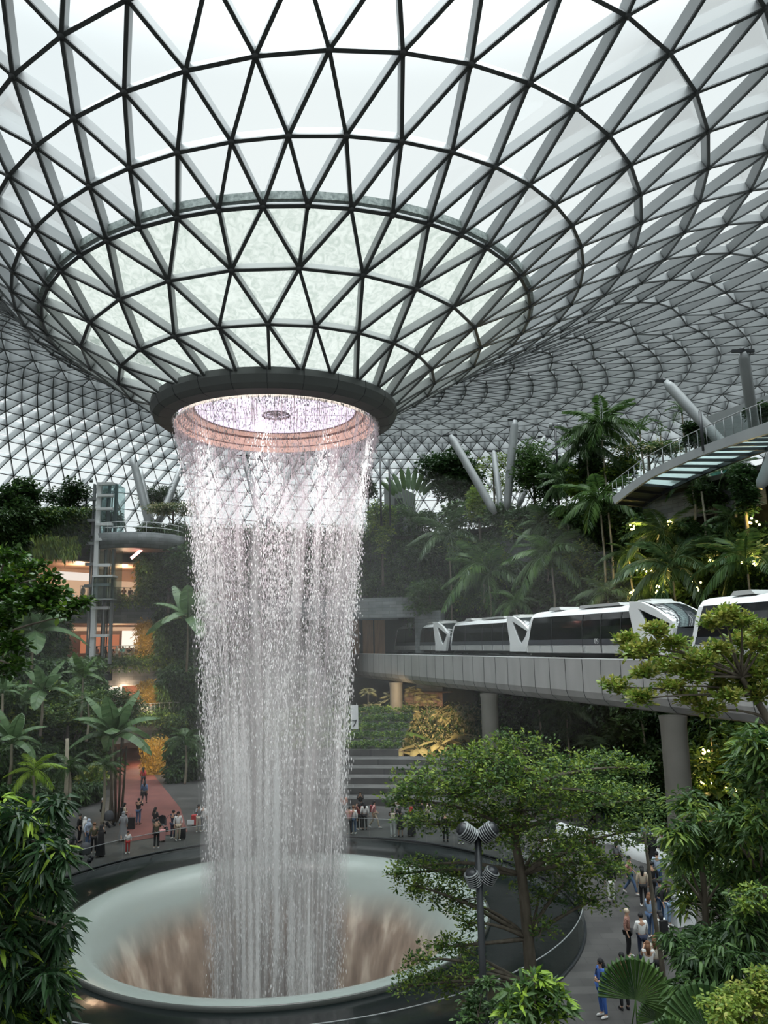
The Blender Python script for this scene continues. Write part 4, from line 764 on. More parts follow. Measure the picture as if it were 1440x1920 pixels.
# lit fan palms and big leaves under the track
k = 0
for px, py, sp in ((690, 1300, 40), (697, 1335, 60), (735, 1315, 55), (760, 1340, 75), (800, 1315, 60), (775, 1300, 45), (730, 1360, 70), (835, 1345, 70), (870, 1350, 55), (745, 1390, 60), (700, 1420, 55)):
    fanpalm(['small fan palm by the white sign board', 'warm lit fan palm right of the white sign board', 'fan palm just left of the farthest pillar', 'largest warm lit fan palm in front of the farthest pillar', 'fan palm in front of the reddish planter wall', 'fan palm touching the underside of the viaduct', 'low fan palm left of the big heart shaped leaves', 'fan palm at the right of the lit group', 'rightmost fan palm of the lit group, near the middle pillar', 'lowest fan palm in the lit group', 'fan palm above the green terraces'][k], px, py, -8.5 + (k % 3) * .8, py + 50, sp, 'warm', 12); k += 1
def bigleaf(label, px, py, off, span, mat, n=9, Y=None):
    c = at(px, py, Y) if Y else wpt(px, py, off); sc = span * c.y / F / 2; root = empty('elephant_ear_plant', (c.x, c.y, c.z - sc * .5), 0, label, 'plant')
    for i in range(n):
        a = i * 2.399; el = float(rng.uniform(.1, .9)); L = sc * .85; w_ = L * .55; V = []
        for t, ww in ((0, .35), (.12, .8), (.35, 1), (.65, .7), (1, .02)):
            for s in (-1, 0, 1): V.append((L * t, s * w_ * ww * .6, -.25 * L * t * t - abs(s) * .1 * L))
        m_ = MB().add(V, [(j * 3 + i_, j * 3 + i_ + 1, j * 3 + i_ + 4, j * 3 + i_ + 3) for j in range(4) for i_ in range(2)], 0, True).tube([(-L * .6, 0, -.5 * L), (-.1 * L, 0, -.05 * L), (0, 0, 0)], .02 * L, 5)
        o = m_.build('leaf_blade', MT[mat], root); o.location = (math.cos(a) * sc * .45, math.sin(a) * sc * .45, sc * (.3 + .5 * el)); o.rotation_euler = (0, .3 - el * .4, a)
    return root
for k, (px, py, sp, mt) in enumerate(((745, 1412, 62, 'leaf_warm'), (790, 1400, 70, 'leaf_warm'), (825, 1392, 60, 'leaf_warm'), (768, 1375, 50, 'leaf_mid'), (712, 1398, 46, 'leaf_warm'), (860, 1380, 50, 'leaf_warm'), (1310, 1500, 90, 'leaf_dark'), (1350, 1480, 80, 'leaf_mid'))):
    bigleaf(['heart leaved plant lowest in the lit planting', 'largest heart leaved plant in the middle of the lit planting', 'heart leaved plant right of the lit middle', 'green heart leaved plant among the fan palms', 'heart leaved plant at the left of the lit planting', 'heart leaved plant nearest the middle pillar', 'dark giant leaved plant right of the nearest pillar', 'giant leaved plant below the yellow lamps'][k], px, py, -9.5 if k < 6 else -6, sp, mt)

# ---------- trees of the top garden
def gtree(label, px, py, rx, rz, off, foot, mats, n=120, leaf=(.42, .22), k=6, tr=.16, new=.0, name='broadleaf_tree', dens=1, upb=.35, group=None):
    n = int(n * 1.7); rx *= 1.3; rz *= 1.25; c = wpt(px, py, off); s = c.y / F; b = wpt(px, foot, off); b = Vector((c.x, c.y, b.z)); pads = []
    for i in range(k):
        u = unit(rng.normal(0, 1, 3)) * rng.uniform(.35, .75); pads.append((c.x + u[0] * rx * s, c.y + u[1] * rx * s * .8, c.z + u[2] * rz * s, rx * s * .5, rx * s * .45, rz * s * .42, n // k))
    return tree(label, 'tree', b, [(c.x, c.y, b.z + (c.z - b.z) * .6), (c.x, c.y, c.z + rz * s * .3)], pads, leaf, mats, tr, name, dens, group, new=new, upb=upb, spread=.25)
gtree('large dense dark round tree on the top garden by the thick leaning column', 842, 893, 50, 52, 4, 985, ['leaf_dark'], 900, (.5, .26), 12)
gtree('bright green column shaped tree at the edge of the top garden', 898, 945, 18, 45, -.5, 1015, ['leaf_bright', 'leaf_new'], 260, (.4, .24), 8, new=.3)
gtree('pale green column shaped tree right beside the waterfall', 716, 990, 19, 58, -1.5, 1100, ['leaf_bright', 'leaf_mid'], 300, (.4, .24), 9, new=.4)
gtree('airy light tree among the roof columns', 925, 890, 36, 36, 5, 985, ['leaf_bright'], 130, (.34, .13), 7)
gtree('tall loose tree right of the roof columns', 1000, 895, 42, 62, 2, 1010, ['leaf_mid'], 520, (.42, .2), 12)
gtree('yellowish small tree between the palms and the bridge end', 1085, 905, 22, 24, 1, 985, ['leaf_bright', 'leaf_new'], 150, (.4, .22), 5, new=.4)
gtree('flat topped layered tree beside the bridge end', 1215, 843, 60, 12, 3, 920, ['leaf_mid', 'leaf_warm'], 200, (.35, .16), 7, new=.3)
gtree('small dark tree growing behind the bridge rail', 1302, 813, 22, 26, 3, 880, ['leaf_dark'], 220, (.4, .2), 6)
gtree('dark small tree at the right edge above the bridge', 1425, 772, 26, 18, 4, 840, ['leaf_dark'], 200, (.35, .2), 6)
gtree('dense tree at the far left of the top garden', 30, 945, 42, 52, 2, 1020, ['leaf_dark', 'leaf_mid'], 800, (.45, .24), 10, new=.4)
gtree('thin open tree left of the glass lift', 122, 930, 34, 36, 3, 1000, ['leaf_dark'], 330, (.42, .2), 8)
gtree('spiky dark tree behind the left roof columns', 300, 935, 34, 26, 6, 990, ['leaf_dark'], 300, (.6, .09), 8)
gtree('flat layered tree on the top garden beside the waterfall', 325, 958, 45, 14, -1, 1010, ['leaf_warm', 'leaf_mid'], 260, (.35, .15), 7, new=.4)
gtree('broad dark tree leaning over the slate terraces left of the fall', 318, 1050, 48, 60, -3.5, 1150, ['leaf_mid', 'leaf_dark'], 900, (.42, .2), 14, new=.5)
gtree('rounded shrub tree beside the tunnel mouth', 806, 1125, 40, 30, -2.5, 1165, ['leaf_mid'], 360, (.4, .2), 8)
gtree('layered green tree rising through the left undergrowth', 128, 1345, 68, 45, -16, 1560, ['leaf_mid', 'leaf_bright'], 900, (.3, .15), 12, new=.25, tr=.2)
gtree('tree with small leaves beside the walkway', 232, 1325, 36, 30, -14, 1400, ['leaf_mid'], 300, (.3, .15), 7)
gtree('small yellow flowered tree left of the walkway', 176, 1455, 22, 16, -20, 1520, ['leaf_bright', 'leaf_yellow'], 160, (.28, .13), 5, new=.5)
gtree('flat leafy shrub below the banana plants', 175, 1300, 34, 22, -12, 1380, ['leaf_dark', 'leaf_mid'], 300, (.35, .2), 6, new=.4)
gtree('leafy dark tree in front of the seating under the viaduct', 1185, 1475, 78, 60, -20, 1640, ['leaf_dark', 'leaf_mid'], 1500, (.3, .15), 16, new=.35, tr=.14)
gtree('ivy covered column shrub left of the right hand roof column', 1395, 930, 20, 60, -2, 1010, ['leaf_dark'], 420, (.35, .2), 8)
# traveller palm: tall fan of upright blades
c = wpt(768, 985, 1.5); tp_ = empty('traveller_palm', c, 0, 'giant upright fan shaped traveller palm beside the grey lift tower', 'palm tree'); MB().tube([(0, 0, -1), (0, 0, .8)], .22, 8).build('trunk', MT['bark'], tp_)
for i in range(9):
    a = (i - 4) * .125; L = 6.4 - abs(i - 4) * .12; base = np.array((0, 0, .5)); tip = np.array((math.sin(a) * L * .62, rng.uniform(-.3, .3), L * .62 * math.cos(a) + .5)); m_ = MB().tube([base, (base + tip) / 2, tip], [.07, .05, .035], 6); dr = unit(tip - base); V = []
    for t, ww in ((0, .06), (.08, .24), (.3, .32), (.7, .30), (.93, .18), (1, .03)):
        for s in (-1, 0, 1): V.append(tip + dr * t * 2.9 + np.array((math.cos(a), 0, -math.sin(a))) * s * ww + np.array((0, abs(s) * .2, 0)) + np.array((math.sin(a) * t * t * .8, 0, -t * t * abs(a) * 1.5)))
    m_.add(V, [(j * 3 + q, j * 3 + q + 1, j * 3 + q + 4, j * 3 + q + 3) for j in range(5) for q in range(2)], 0, True); m_.build('leaf_blade', MT['leaf_banana' if i % 3 else 'leaf_mid'], tp_)
for lab, px, py, Y, fp, sp, kind, n in (('large banana plant with wide radiating pale leaves at the left', 62, 1192, 58, 1300, 150, 'pale', 12), ('banana plant with two upright leaves under the large one', 80, 1300, 55, 1380, 100, 'pale', 7), ('banana plant half hidden by the waterfall edge', 352, 1165, 70, 1260, 130, 'pale', 9),
        ('banana plant by the left edge, pale drooping leaves', 22, 1395, 46, 1470, 110, 'pale', 8), ('banana plant crown spreading beside the walkway', 212, 1385, 55, 1540, 130, 'pale', 11), ('small banana plant at the left edge under the dark branch', 5, 1300, 50, 1380, 60, 'pale', 6), ('banana plant behind the layered tree', 155, 1270, 62, 1350, 70, 'green', 7)):
    banana(lab, px, py, 0, fp, sp * 1.3, kind, n + 2, Y=Y)
for lab, px, py, Y, fp, sp, kind, n in (('tree fern with bright feathery fronds on the left', 62, 1455, 46, 1520, 95, 'bright', 8), ('dark feathery palm in the left undergrowth', 130, 1445, 48, 1520, 80, 'dark', 9), ('feathery palm with trunks clustered by the walkway', 195, 1440, 50, 1545, 70, 'fine', 9), ('drooping palm beside the waterfall foot on the left', 348, 1395, 60, 1470, 80, 'dark', 10), ('low palm near the left slate bands', 165, 1320, 60, 1390, 60, 'fine', 9)):
    palm(lab, px, py, 0, fp, sp, kind, n, Y=Y)
b = onz(117, 1568); r_ = empty('slim_tree', b, 0, 'tall pale slim trunk rising from the left plaza edge', 'tree'); h = at(112, 1385, b.y).z; MB().tube([(0, 0, 0), (.1, 0, h * .5), (0, 0, h)], [.17, .14, .11], 8).build('trunk', MT['bark_pale'], r_)
for i in range(4):
    b = onz(212 + i * 5, 1545 - i * 3); r_ = empty('slim_tree', b, 0, ['leftmost of the clustered thin trunks by the walkway', 'second from the left of the clustered thin trunks', 'third from the left of the clustered thin trunks', 'rightmost of the clustered thin trunks by the walkway'][i], 'tree'); h = at(214, 1400, b.y).z; MB().tube([(0, 0, 0), (.12 * (i - 2), 0, h * .5), (.2 * (i - 2), 0, h)], [.1, .08, .06], 7).build('trunk', MT['bark'], r_)

# more crowns filling the skyline of the top garden
for a in (('dense green tree behind the tall loose tree', 1045, 905, 36, 40, 4, 985, ['leaf_dark', 'leaf_mid'], 420), ('dark tree between the round tree and the roof columns', 880, 925, 22, 26, 5, 985, ['leaf_mid'], 200), ('bushy tree under the tallest palm', 1110, 880, 40, 34, 3, 960, ['leaf_dark', 'leaf_mid'], 460),
          ('green tree by the lower end of the bridge rail', 1165, 880, 30, 24, 4, 940, ['leaf_mid', 'leaf_bright'], 260), ('tree seen just below the lit bridge glass', 1340, 925, 40, 26, 1.5, 975, ['leaf_dark', 'leaf_mid'], 360), ('low tree at the foot of the roof columns', 955, 960, 40, 18, 1, 990, ['leaf_dark', 'leaf_mid'], 320), ('low tree on the garden edge left of the broad palms', 990, 975, 36, 22, 0, 1020, ['leaf_dark'], 320),
          ('tree half hidden behind the upper right of the waterfall', 690, 915, 16, 30, 3, 990, ['leaf_dark'], 240), ('dark tree behind the glass lift', 185, 975, 36, 20, 2, 1000, ['leaf_dark', 'leaf_mid'], 260), ('low tree between the far left trees', 80, 975, 34, 20, 1, 1010, ['leaf_dark', 'leaf_mid'], 300)):
    gtree(*a, (.42, .22), 8, new=.3)
def blob(R_, n, mat1, mat2, leaf): mb = MB(); v = unit(rng.normal(0, 1, (n, 3))) * (R_ * rng.uniform(.6, 1, (n, 1))); v[:, 2] *= .75; rosettes(mb, v, 6, leaf, leaf * .45, (rng.uniform(0, 1, n) < .3).astype(int), .3, spread=leaf * .7); return mb.mesh('foliage', [MT[mat1], MT[mat2]])
BL = [blob(1.4, 90, 'leaf_dark', 'leaf_mid', .4), blob(1.5, 80, 'leaf_mid', 'leaf_bright', .45), blob(1.2, 100, 'leaf_mid', 'leaf_dark', .32), blob(1.3, 60, 'leaf_palm', 'leaf_mid', .6)]
for lab, grp, n, x0, x1, y0, y1, off in (('leafy shrub crowded on the steep hillside behind the train cars', 'shrubs on the hillside', 46, 780, 1440, 990, 1140, -.9), ('shrub in the deep shade under the viaduct', 'shrubs under the viaduct', 22, 900, 1440, 1360, 1540, -6), ('shrub on the garden edge against the roof', 'shrubs along the garden edge', 26, 690, 1180, 955, 985, .3),
      ('shrub in the left undergrowth below the slate bands', 'shrubs in the left undergrowth', 24, 0, 190, 1250, 1480, -14), ('shrub spilling over the far left top terrace', 'shrubs on the left top terrace', 10, 0, 160, 965, 995, 0)):
    for i in range(n):
        p = wpt(x0 + (x1 - x0) * (i + rng.uniform(0, 1)) / n, rng.uniform(y0, y1), off + rng.uniform(-.5, .5)); o = inst('shrub', BL[int(rng.integers(0, 4))], None, p, (0, 0, float(rng.uniform(0, 6.28))), float(rng.uniform(.75, 1.3))); tag(o, lab, 'shrub', grp)

tm = MB()
for r, h in TERR:
    n = 620; a = rng.uniform(R(79), R(100), n); q = r + .3 + rng.uniform(0, 1.3, n); C = np.stack([POOL[0] + q * np.cos(a), POOL[1] + q * np.sin(a), h + rng.uniform(0, .5, n)], 1); rosettes(tm, C, 5, .3, .12, (rng.uniform(0, 1, n) < .3).astype(int), .6, spread=.2)
tag(tm.build('terrace_planting', [MT['leaf_mid'], MT['leaf_bright']]), 'low green planting on the narrow terraces above the steps', kind='stuff')

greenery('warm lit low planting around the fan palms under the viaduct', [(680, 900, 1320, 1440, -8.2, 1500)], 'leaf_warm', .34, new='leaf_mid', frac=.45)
# ================================================================ FOREGROUND TREES
def fg(label, base, forks, L, Y, leaf, mats, **kw):
    pads = ppads(L, Y, jit=kw.pop('jit', 1.0)); return tree(label, 'tree', base, forks, pads, leaf, mats, **kw)
# spreading tree in front of the pool (stands on the plaza before the balustrade)
Yc = 23.0; b = at(1000, 2090, Yc); b.z = 0
L = [(960, 1400, 80, 26, 80), (905, 1420, 70, 26, 70), (860, 1440, 90, 30, 95), (790, 1470, 70, 26, 70), (760, 1500, 48, 22, 45), (850, 1490, 90, 30, 100), (930, 1470, 100, 32, 120), (1010, 1450, 90, 34, 95), (1080, 1440, 80, 28, 80), (1140, 1430, 60, 22, 55), (1190, 1440, 40, 18, 30),
     (900, 1530, 90, 28, 90), (980, 1520, 100, 32, 110), (1060, 1500, 90, 34, 100), (1130, 1490, 80, 30, 80), (1200, 1500, 50, 26, 40), (820, 1545, 60, 22, 50), (770, 1540, 34, 14, 20), (1020, 1580, 90, 28, 75), (1100, 1570, 80, 30, 75), (1170, 1560, 55, 26, 45), (940, 1570, 70, 22, 50),
     (1000, 1630, 80, 30, 60), (1080, 1640, 80, 34, 75), (1140, 1620, 60, 28, 50), (1110, 1690, 60, 26, 45), (1060, 1600, 70, 26, 60), (1010, 1680, 50, 22, 30), (1020, 1740, 30, 18, 14)]
L += [(790, 1625, 55, 15, 45), (745, 1640, 22, 10, 14), (850, 1640, 45, 16, 40), (815, 1670, 60, 22, 50), (860, 1690, 50, 26, 45), (880, 1730, 32, 26, 26), (775, 1660, 36, 16, 24), (830, 1775, 44, 16, 30), (790, 1800, 34, 14, 18), (870, 1780, 36, 14, 20), (800, 1830, 60, 20, 36), (770, 1850, 40, 12, 18), (840, 1850, 44, 18, 24), (880, 1820, 36, 16, 20)]
fg('spreading layered tree in front of the pool, its brown trunk before the dark rim', b, [at(996, 1850, Yc), at(990, 1760, Yc), at(978, 1640, Yc), at(965, 1560, Yc), at(985, 1480, Yc)], L, Yc, (.135, .062), ['leaf_mid', 'leaf_bright'], trunk_r=.20, dens=1.75, new=.5, mleaf=8, spread=.16, twigs=6, upb=.5, droop=.15)
# yellow green branches reaching in at the right
Yr = 11.5; b = at(1520, 1700, Yr); b.z = L2
pts = [(1152, 1288), (1178, 1202), (1188, 1223), (1209, 1219), (1230, 1184), (1202, 1311), (1213, 1265), (1240, 1248), (1265, 1209), (1275, 1257), (1257, 1290), (1296, 1313), (1327, 1334), (1327, 1234), (1338, 1167), (1359, 1152), (1390, 1165), (1348, 1265), (1390, 1203), (1411, 1244), (1400, 1286), (1432, 1182), (1432, 1265), (1369, 1307), (1300, 1270), (1310, 1240), (1345, 1220), (1370, 1240), (1425, 1215), (1420, 1305), (1450, 1240), (1290, 1232), (1350, 1290), (1390, 1265), (1460, 1290)]
L = [(x, y, 25, 14, 30) for x, y in pts]
fg('yellow green leafy tree reaching in front of the viaduct at the right', b, [at(1470, 1450, Yr), at(1436, 1345, Yr), at(1412, 1305, Yr), at(1390, 1270, Yr)], L, Yr, (.085, .042), ['leaf_bright', 'leaf_yellow', 'leaf_yellow'], trunk_r=.075, dens=1.6, new=.4, mleaf=9, spread=.08, upb=.5, droop=.1, shape=6, jit=.5)
# lance leaved trees right
Yl = 16.0
b = at(1400, 2100, Yl); b.z = 0
L = [(1425, 1390, 32, 26, 24), (1400, 1410, 34, 24, 22), (1440, 1440, 36, 34, 30), (1400, 1450, 30, 26, 20), (1425, 1490, 40, 34, 34), (1380, 1530, 34, 26, 22), (1430, 1550, 34, 34, 30), (1400, 1600, 36, 30, 26), (1440, 1620, 30, 34, 24), (1410, 1660, 30, 26, 18), (1370, 1560, 26, 18, 12), (1440, 1700, 30, 30, 20)]
fg('dark lance leaved tree filling the right edge under the viaduct', b, [at(1425, 1850, Yl), at(1430, 1650, Yl), at(1425, 1450, Yl)], L, Yl, (.26, .065), ['leaf_mid', 'leaf_bright'], trunk_r=.12, dens=1.7, new=.22, mleaf=9, spread=.12, shape=6, droop=.35, upb=.15)
Yl = 17.0; b = at(1320, 2100, Yl); b.z = 0
L = [(1290, 1505, 30, 22, 18), (1310, 1540, 34, 26, 22), (1275, 1560, 30, 22, 18), (1330, 1580, 36, 26, 24), (1285, 1600, 36, 26, 24), (1335, 1630, 46, 28, 30), (1285, 1650, 36, 26, 22), (1340, 1680, 40, 26, 24), (1290, 1695, 30, 20, 14), (1370, 1640, 32, 24, 18), (1260, 1620, 22, 16, 8), (1350, 1720, 30, 20, 12)]
fg('slim dark stemmed tree with lance leaves before the white curved bench', b, [at(1330, 1850, Yl), at(1322, 1700, Yl), at(1312, 1560, Yl)], L, Yl, (.24, .06), ['leaf_mid', 'leaf_bright'], trunk_r=.10, dens=1.5, new=.25, mleaf=9, spread=.12, shape=6, droop=.4, upb=.1)
Yl = 14.5; b = at(1340, 2150, Yl); b.z = L2
L = [(1310, 1765, 42, 26, 30), (1360, 1760, 46, 26, 32), (1400, 1740, 36, 26, 22), (1330, 1800, 50, 26, 34), (1290, 1790, 26, 22, 14), (1380, 1800, 46, 28, 30), (1320, 1840, 34, 24, 20), (1420, 1780, 30, 26, 18), (1270, 1760, 20, 16, 8), (1350, 1850, 34, 24, 18), (1290, 1850, 26, 26, 14)]
fg('dense dark drooping shrub in the lower right', b, [at(1340, 1920, Yl), at(1345, 1820, Yl)], L, Yl, (.25, .055), ['leaf_dark', 'leaf_mid'], trunk_r=.09, dens=1.8, new=.35, mleaf=10, spread=.10, shape=6, droop=.5, upb=.0)
Yl = 10.5; b = at(1420, 2300, Yl); b.z = L2
L = [(1400, 1870, 46, 24, 34), (1360, 1890, 44, 20, 30), (1430, 1840, 30, 24, 20), (1440, 1900, 40, 24, 24), (1385, 1915, 50, 18, 30), (1430, 1870, 36, 20, 20)]
fg('light green small leaved bush in the bottom right corner', b, [at(1410, 2000, Yl), at(1410, 1920, Yl)], L, Yl, (.075, .034), ['leaf_bright', 'leaf_yellow'], trunk_r=.05, dens=2.4, new=.2, mleaf=10, spread=.06, shape=6, jit=.4)
Yl = 14.0; b = at(1440, 2150, Yl); b.z = L2
L = [(1410, 1690, 34, 26, 24), (1440, 1730, 30, 26, 20), (1400, 1720, 24, 20, 14), (1432, 1770, 24, 24, 16)]
fg('yellowish leaved bush at the right edge above the corner bush', b, [at(1435, 1900, Yl), at(1432, 1740, Yl)], L, Yl, (.13, .045), ['leaf_bright', 'leaf_mid'], trunk_r=.05, dens=2.0, new=.4, mleaf=9, spread=.08, shape=6, jit=.4)
# tall thin stem crossing the plaza on the right
b = onz(1251, 1895); Yt = b.y; r_ = empty('slim_tree', b, 0, 'tall thin bare stemmed tree among the people on the right plaza', 'tree')
P = [at(x, y, Yt) - b for x, y in ((1251, 1895), (1240, 1800), (1228, 1720), (1218, 1640), (1208, 1560))]; MB().tube([tuple(p) for p in P], [.10, .085, .07, .06, .045], 8).build('trunk', MT['bark'], r_); fm = MB(); c = np.array(P[-1])
rosettes(fm, in_pad(c + np.array((0, 0, .3)), (1.0, 1.0, .9), 70), 8, .17, .07, (rng.uniform(0, 1, 70) < .3).astype(int), spread=.15); rosettes(fm, in_pad(np.array(P[1]) + np.array((.1, 0, .5)), (.35, .35, .2), 12), 8, .18, .06, spread=.12); fm.build('foliage', [MT['leaf_mid'], MT['leaf_bright']], r_)
# fan palm and friends at the bottom
def bigfan(label, px, py, Y, rad, rot, parent=None):
    m_ = FN['green']; c = at(px, py, Y); r0 = empty('fan_palm', (c.x, c.y, L2), 0, label, 'palm tree'); MB().tube([(0, 0, 0), (0, 0, c.z - L2 - .6)], [.06, .04], 7).build('trunk', MT['bark'], r0)
    for dx, dz, rt, s in rot:
        p = np.array((dx, 0, c.z - L2 + dz)); MB().tube([(0, 0, c.z - L2 - .65), p * np.array((.5, 1, 1)) - np.array((0, 0, .25)), p], .014, 6).build('leaf_stalk', MT['leaf_mid'], r0); inst('fan_leaf', m_, r0, tuple(p), rt, s)
    return r0
bigfan('fan palm with one round pleated leaf beside the woman in blue overalls', 1192, 1880, 15.5, 1, [(0, .05, (1.15, -1.35, .15), .95), (.62, -.1, (1.2, -.6, -.5), .6), (.35, -.3, (1.4, -1.4, .5), .55)])
bigfan('broad fan palm cut by the bottom edge at the right', 1330, 1935, 11.5, 1, [(0, -.12, (.7, -1.2, .1), .95), (.75, -.1, (.5, -1.1, -.4), .85), (-.5, -.2, (.8, -1.4, .4), .5)])
Yl = 14.5; b = at(1005, 2200, Yl); b.z = L2
L = [(1000, 1850, 34, 20, 18), (970, 1875, 34, 18, 16), (1030, 1875, 34, 20, 18), (1000, 1895, 44, 18, 20), (1050, 1905, 24, 14, 8), (960, 1905, 26, 14, 8)]
fg('bright lance leaved bush at the bottom in front of the glass balustrade', b, [at(1003, 2000, Yl), at(1003, 1900, Yl)], L, Yl, (.26, .065), ['leaf_mid', 'leaf_new'], trunk_r=.05, dens=1.1, new=.3, mleaf=9, spread=.06, shape=6, droop=.3, jit=.3)
L = [(890, 1885, 26, 22, 16), (910, 1850, 18, 14, 8), (880, 1910, 24, 12, 10), (925, 1900, 20, 16, 8)]; b = at(895, 2200, 16); b.z = L2
fg('small leafy bush left of the lamp post at the bottom', b, [at(897, 2000, 16), at(897, 1900, 16)], L, 16, (.14, .06), ['leaf_dark', 'leaf_mid'], trunk_r=.04, dens=1.8, new=.5, mleaf=8, spread=.08, shape=6, jit=.3)
# upper left branch with glossy oval leaves
Ya = 9.5; b = at(-260, 1900, Ya); b.z = L2
L = [(15, 1040, 30, 16, 14), (40, 1075, 44, 24, 26), (10, 1100, 30, 28, 22), (80, 1110, 40, 22, 24), (35, 1130, 44, 26, 28), (110, 1120, 24, 12, 9), (70, 1060, 16, 8, 5), (120, 1135, 30, 10, 12), (150, 1132, 22, 8, 8), (85, 1140, 40, 12, 16), (10, 1160, 26, 24, 16), (20, 1210, 30, 26, 18), (10, 1250, 24, 18, 12), (35, 1250, 12, 10, 4), (0, 1190, 26, 30, 18), (95, 1085, 20, 10, 6), (130, 1155, 14, 7, 3)]
m_ = leafm('leaf_glossy', (.014, .04, .008), (.06, .14, .018), .28, .22); leafm('leaf_glossy_new', (.09, .18, .015), (.2, .32, .03), .3, .3)
fg('dark glossy oval leaved branch hanging in from the upper left', b, [at(-120, 1400, Ya), at(-60, 1220, Ya), at(-20, 1130, Ya)], L, Ya, (.085, .052), ['leaf_glossy', 'leaf_glossy_new'], trunk_r=.07, dens=2.0, new=.16, mleaf=9, spread=.07, shape=6, droop=.2, upb=.3, jit=.5)
# lower left tree with long leaves
Yb = 12.0; b = at(-60, 2300, Yb); b.z = L2; L = []
for y in range(1520, 1930, 34):
    w_ = np.interp(y, [1500, 1560, 1650, 1760, 1860, 1930], [60, 104, 106, 100, 108, 84])
    for x in np.arange(-10, w_, 34): L.append((float(x + rng.uniform(-6, 6)), y + float(rng.uniform(-8, 8)), 24, 19, 10))
L += [(100, 1510, 20, 16, 9), (30, 1530, 26, 14, 10), (118, 1600, 16, 14, 6), (118, 1740, 14, 12, 5), (118, 1820, 12, 10, 4), (110, 1655, 16, 10, 4)]
leafm('leaf_deep', (.010, .028, .012), (.035, .085, .028), .38, .2)
fg('tall dark tree of long narrow leaves with lime tips in the lower left', b, [at(-20, 1900, Yb), at(10, 1700, Yb), at(20, 1560, Yb)], L, Yb, (.27, .062), ['leaf_deep', 'leaf_new'], trunk_r=.10, dens=1.35, new=.13, mleaf=9, spread=.09, shape=6, droop=.45, upb=.0, jit=.7)
# ================================================================ ROOF COLUMNS, LIFT, BRIDGE, POSTS
k = 0
for x0, y0, x1, y1, Y0, Y1, r, lab in ((842, 812, 928, 962, 84, 80, .62, 'thick steel column leaning left in front of the dense round tree'), (925, 842, 939, 955, 86, 82, .45, 'slim steel column standing nearly upright between the leaning ones'), (966, 782, 950, 955, 80, 80, .60, 'dark steel column rising to the roof behind the loose tree'), (1022, 815, 972, 950, 88, 82, .5, 'steel column leaning right, half hidden by leaves'),
        (240, 822, 283, 998, 92, 86, .62, 'left column of the steel V beside the curved balcony'), (252, 835, 287, 1000, 96, 86, .5, 'second steel column tight behind the left leg of the V'), (344, 868, 290, 996, 96, 86, .55, 'right column of the steel V, next to the waterfall'),
        (1243, 710, 1402, 885, 64, 60, .62, 'long steel column leaning down to the right behind the bridge'), (1392, 652, 1418, 830, 52, 56, .55, 'upright steel column touching the roof at the right edge'), (1470, 800, 1425, 915, 50, 50, .55, 'white column foot cut by the right edge under the bridge'), (560, 850, 500, 985, 92, 86, .5, 'column seen through the right half of the waterfall'), (455, 850, 492, 985, 92, 86, .5, 'column seen through the left half of the waterfall')):
    p = at(x1, y1, Y1); q = at(x0, y0, Y0); root = empty('roof_column', p, 0, lab, 'column', 'slanted steel columns holding up the roof'); d = np.array(q - p); L = np.linalg.norm(d); u_ = d / L; r *= .72
    MB().tube([(0, 0, 0), d * .08, d * .9, d * .965], [r * .55, r, r, r * .55], 20).build('shaft', MT['column_paint'], root); MB().tube([d * .96, d], [r * .4, r * .3], 10).bar(d * .98 - np.array((.8, 0, 0)), d * .98 + np.array((.8, 0, 0)), .2, .2).build('cap', MT['dark_metal'], root)
# grey lift tower behind the traveller palm
c = wpt(750, 985, 3.0); r_ = empty('lift_tower', (c.x, c.y, L5), 0, 'plain grey rendered lift tower behind the traveller palm', 'tower'); s = c.y / F
MB().prism([(-1.9, 0, 0), (-1.9, 0, 6.6), (.1, 0, 6.6), (2.0, 0, 5.6), (2.0, 0, 0)], (0, 3, 0)).build('tower_wall', MT['column_paint'], r_); MB().box((-.1, -.06, 2.9), (1.0, .12, 4.4)).build('dark_recess', MT['dark_metal'], r_)
# glazed passenger lift at the left
c = at(186, 1120, 80); r_ = empty('glass_lift', (c.x, c.y, L3), 0, 'tall grey steel framed glass lift shaft at the left', 'lift'); s = c.y / F; zt = at(186, 905, 80).z - L3; X = lambda px: (px - 186) * s * 1.0
for nm, px, wd_ in (('mast', 178, 8), ('mast', 205, 4), ('mast', 163, 3), ('mast', 192, 3)):
    MB().box((X(px), 0 if wd_ > 4 else .8, zt / 2), (wd_ * s, .5, zt)).build(nm, MT['white_paint'] if wd_ > 4 else MT['column_paint'], r_)
MB().box((X(171), .6, zt * .42), (7 * s, .5, zt * .84)).build('mast', surf('mast_shadow', (.16, .18, .20), None, .5), r_)  # shaded side of the pale mast, put in as a darker box
for py in (908, 930, 955, 984, 1012, 1060, 1097, 1140, 1192): MB().box((X(191), -.1, at(186, py, 80).z - L3), (30 * s, .6, .28)).build('cross_beam', MT['white_paint'], r_)
for py in (935, 975, 1018, 1057, 1098): MB().box((X(164), .3, at(186, py, 80).z - L3), (16 * s, .5, .3)).build('bracket', MT['column_paint'], r_)
MB().box((X(196), 1.2, zt * .66), (34 * s, 2.2, zt * .66)).build('glass_enclosure', MT['lift_glass'], r_)
for px in (168, 187, 197): MB().tube([(X(px), .9, 0), (X(px), .9, zt * .95)], .07, 6).build('guide_rail', MT['dark_metal'], r_)
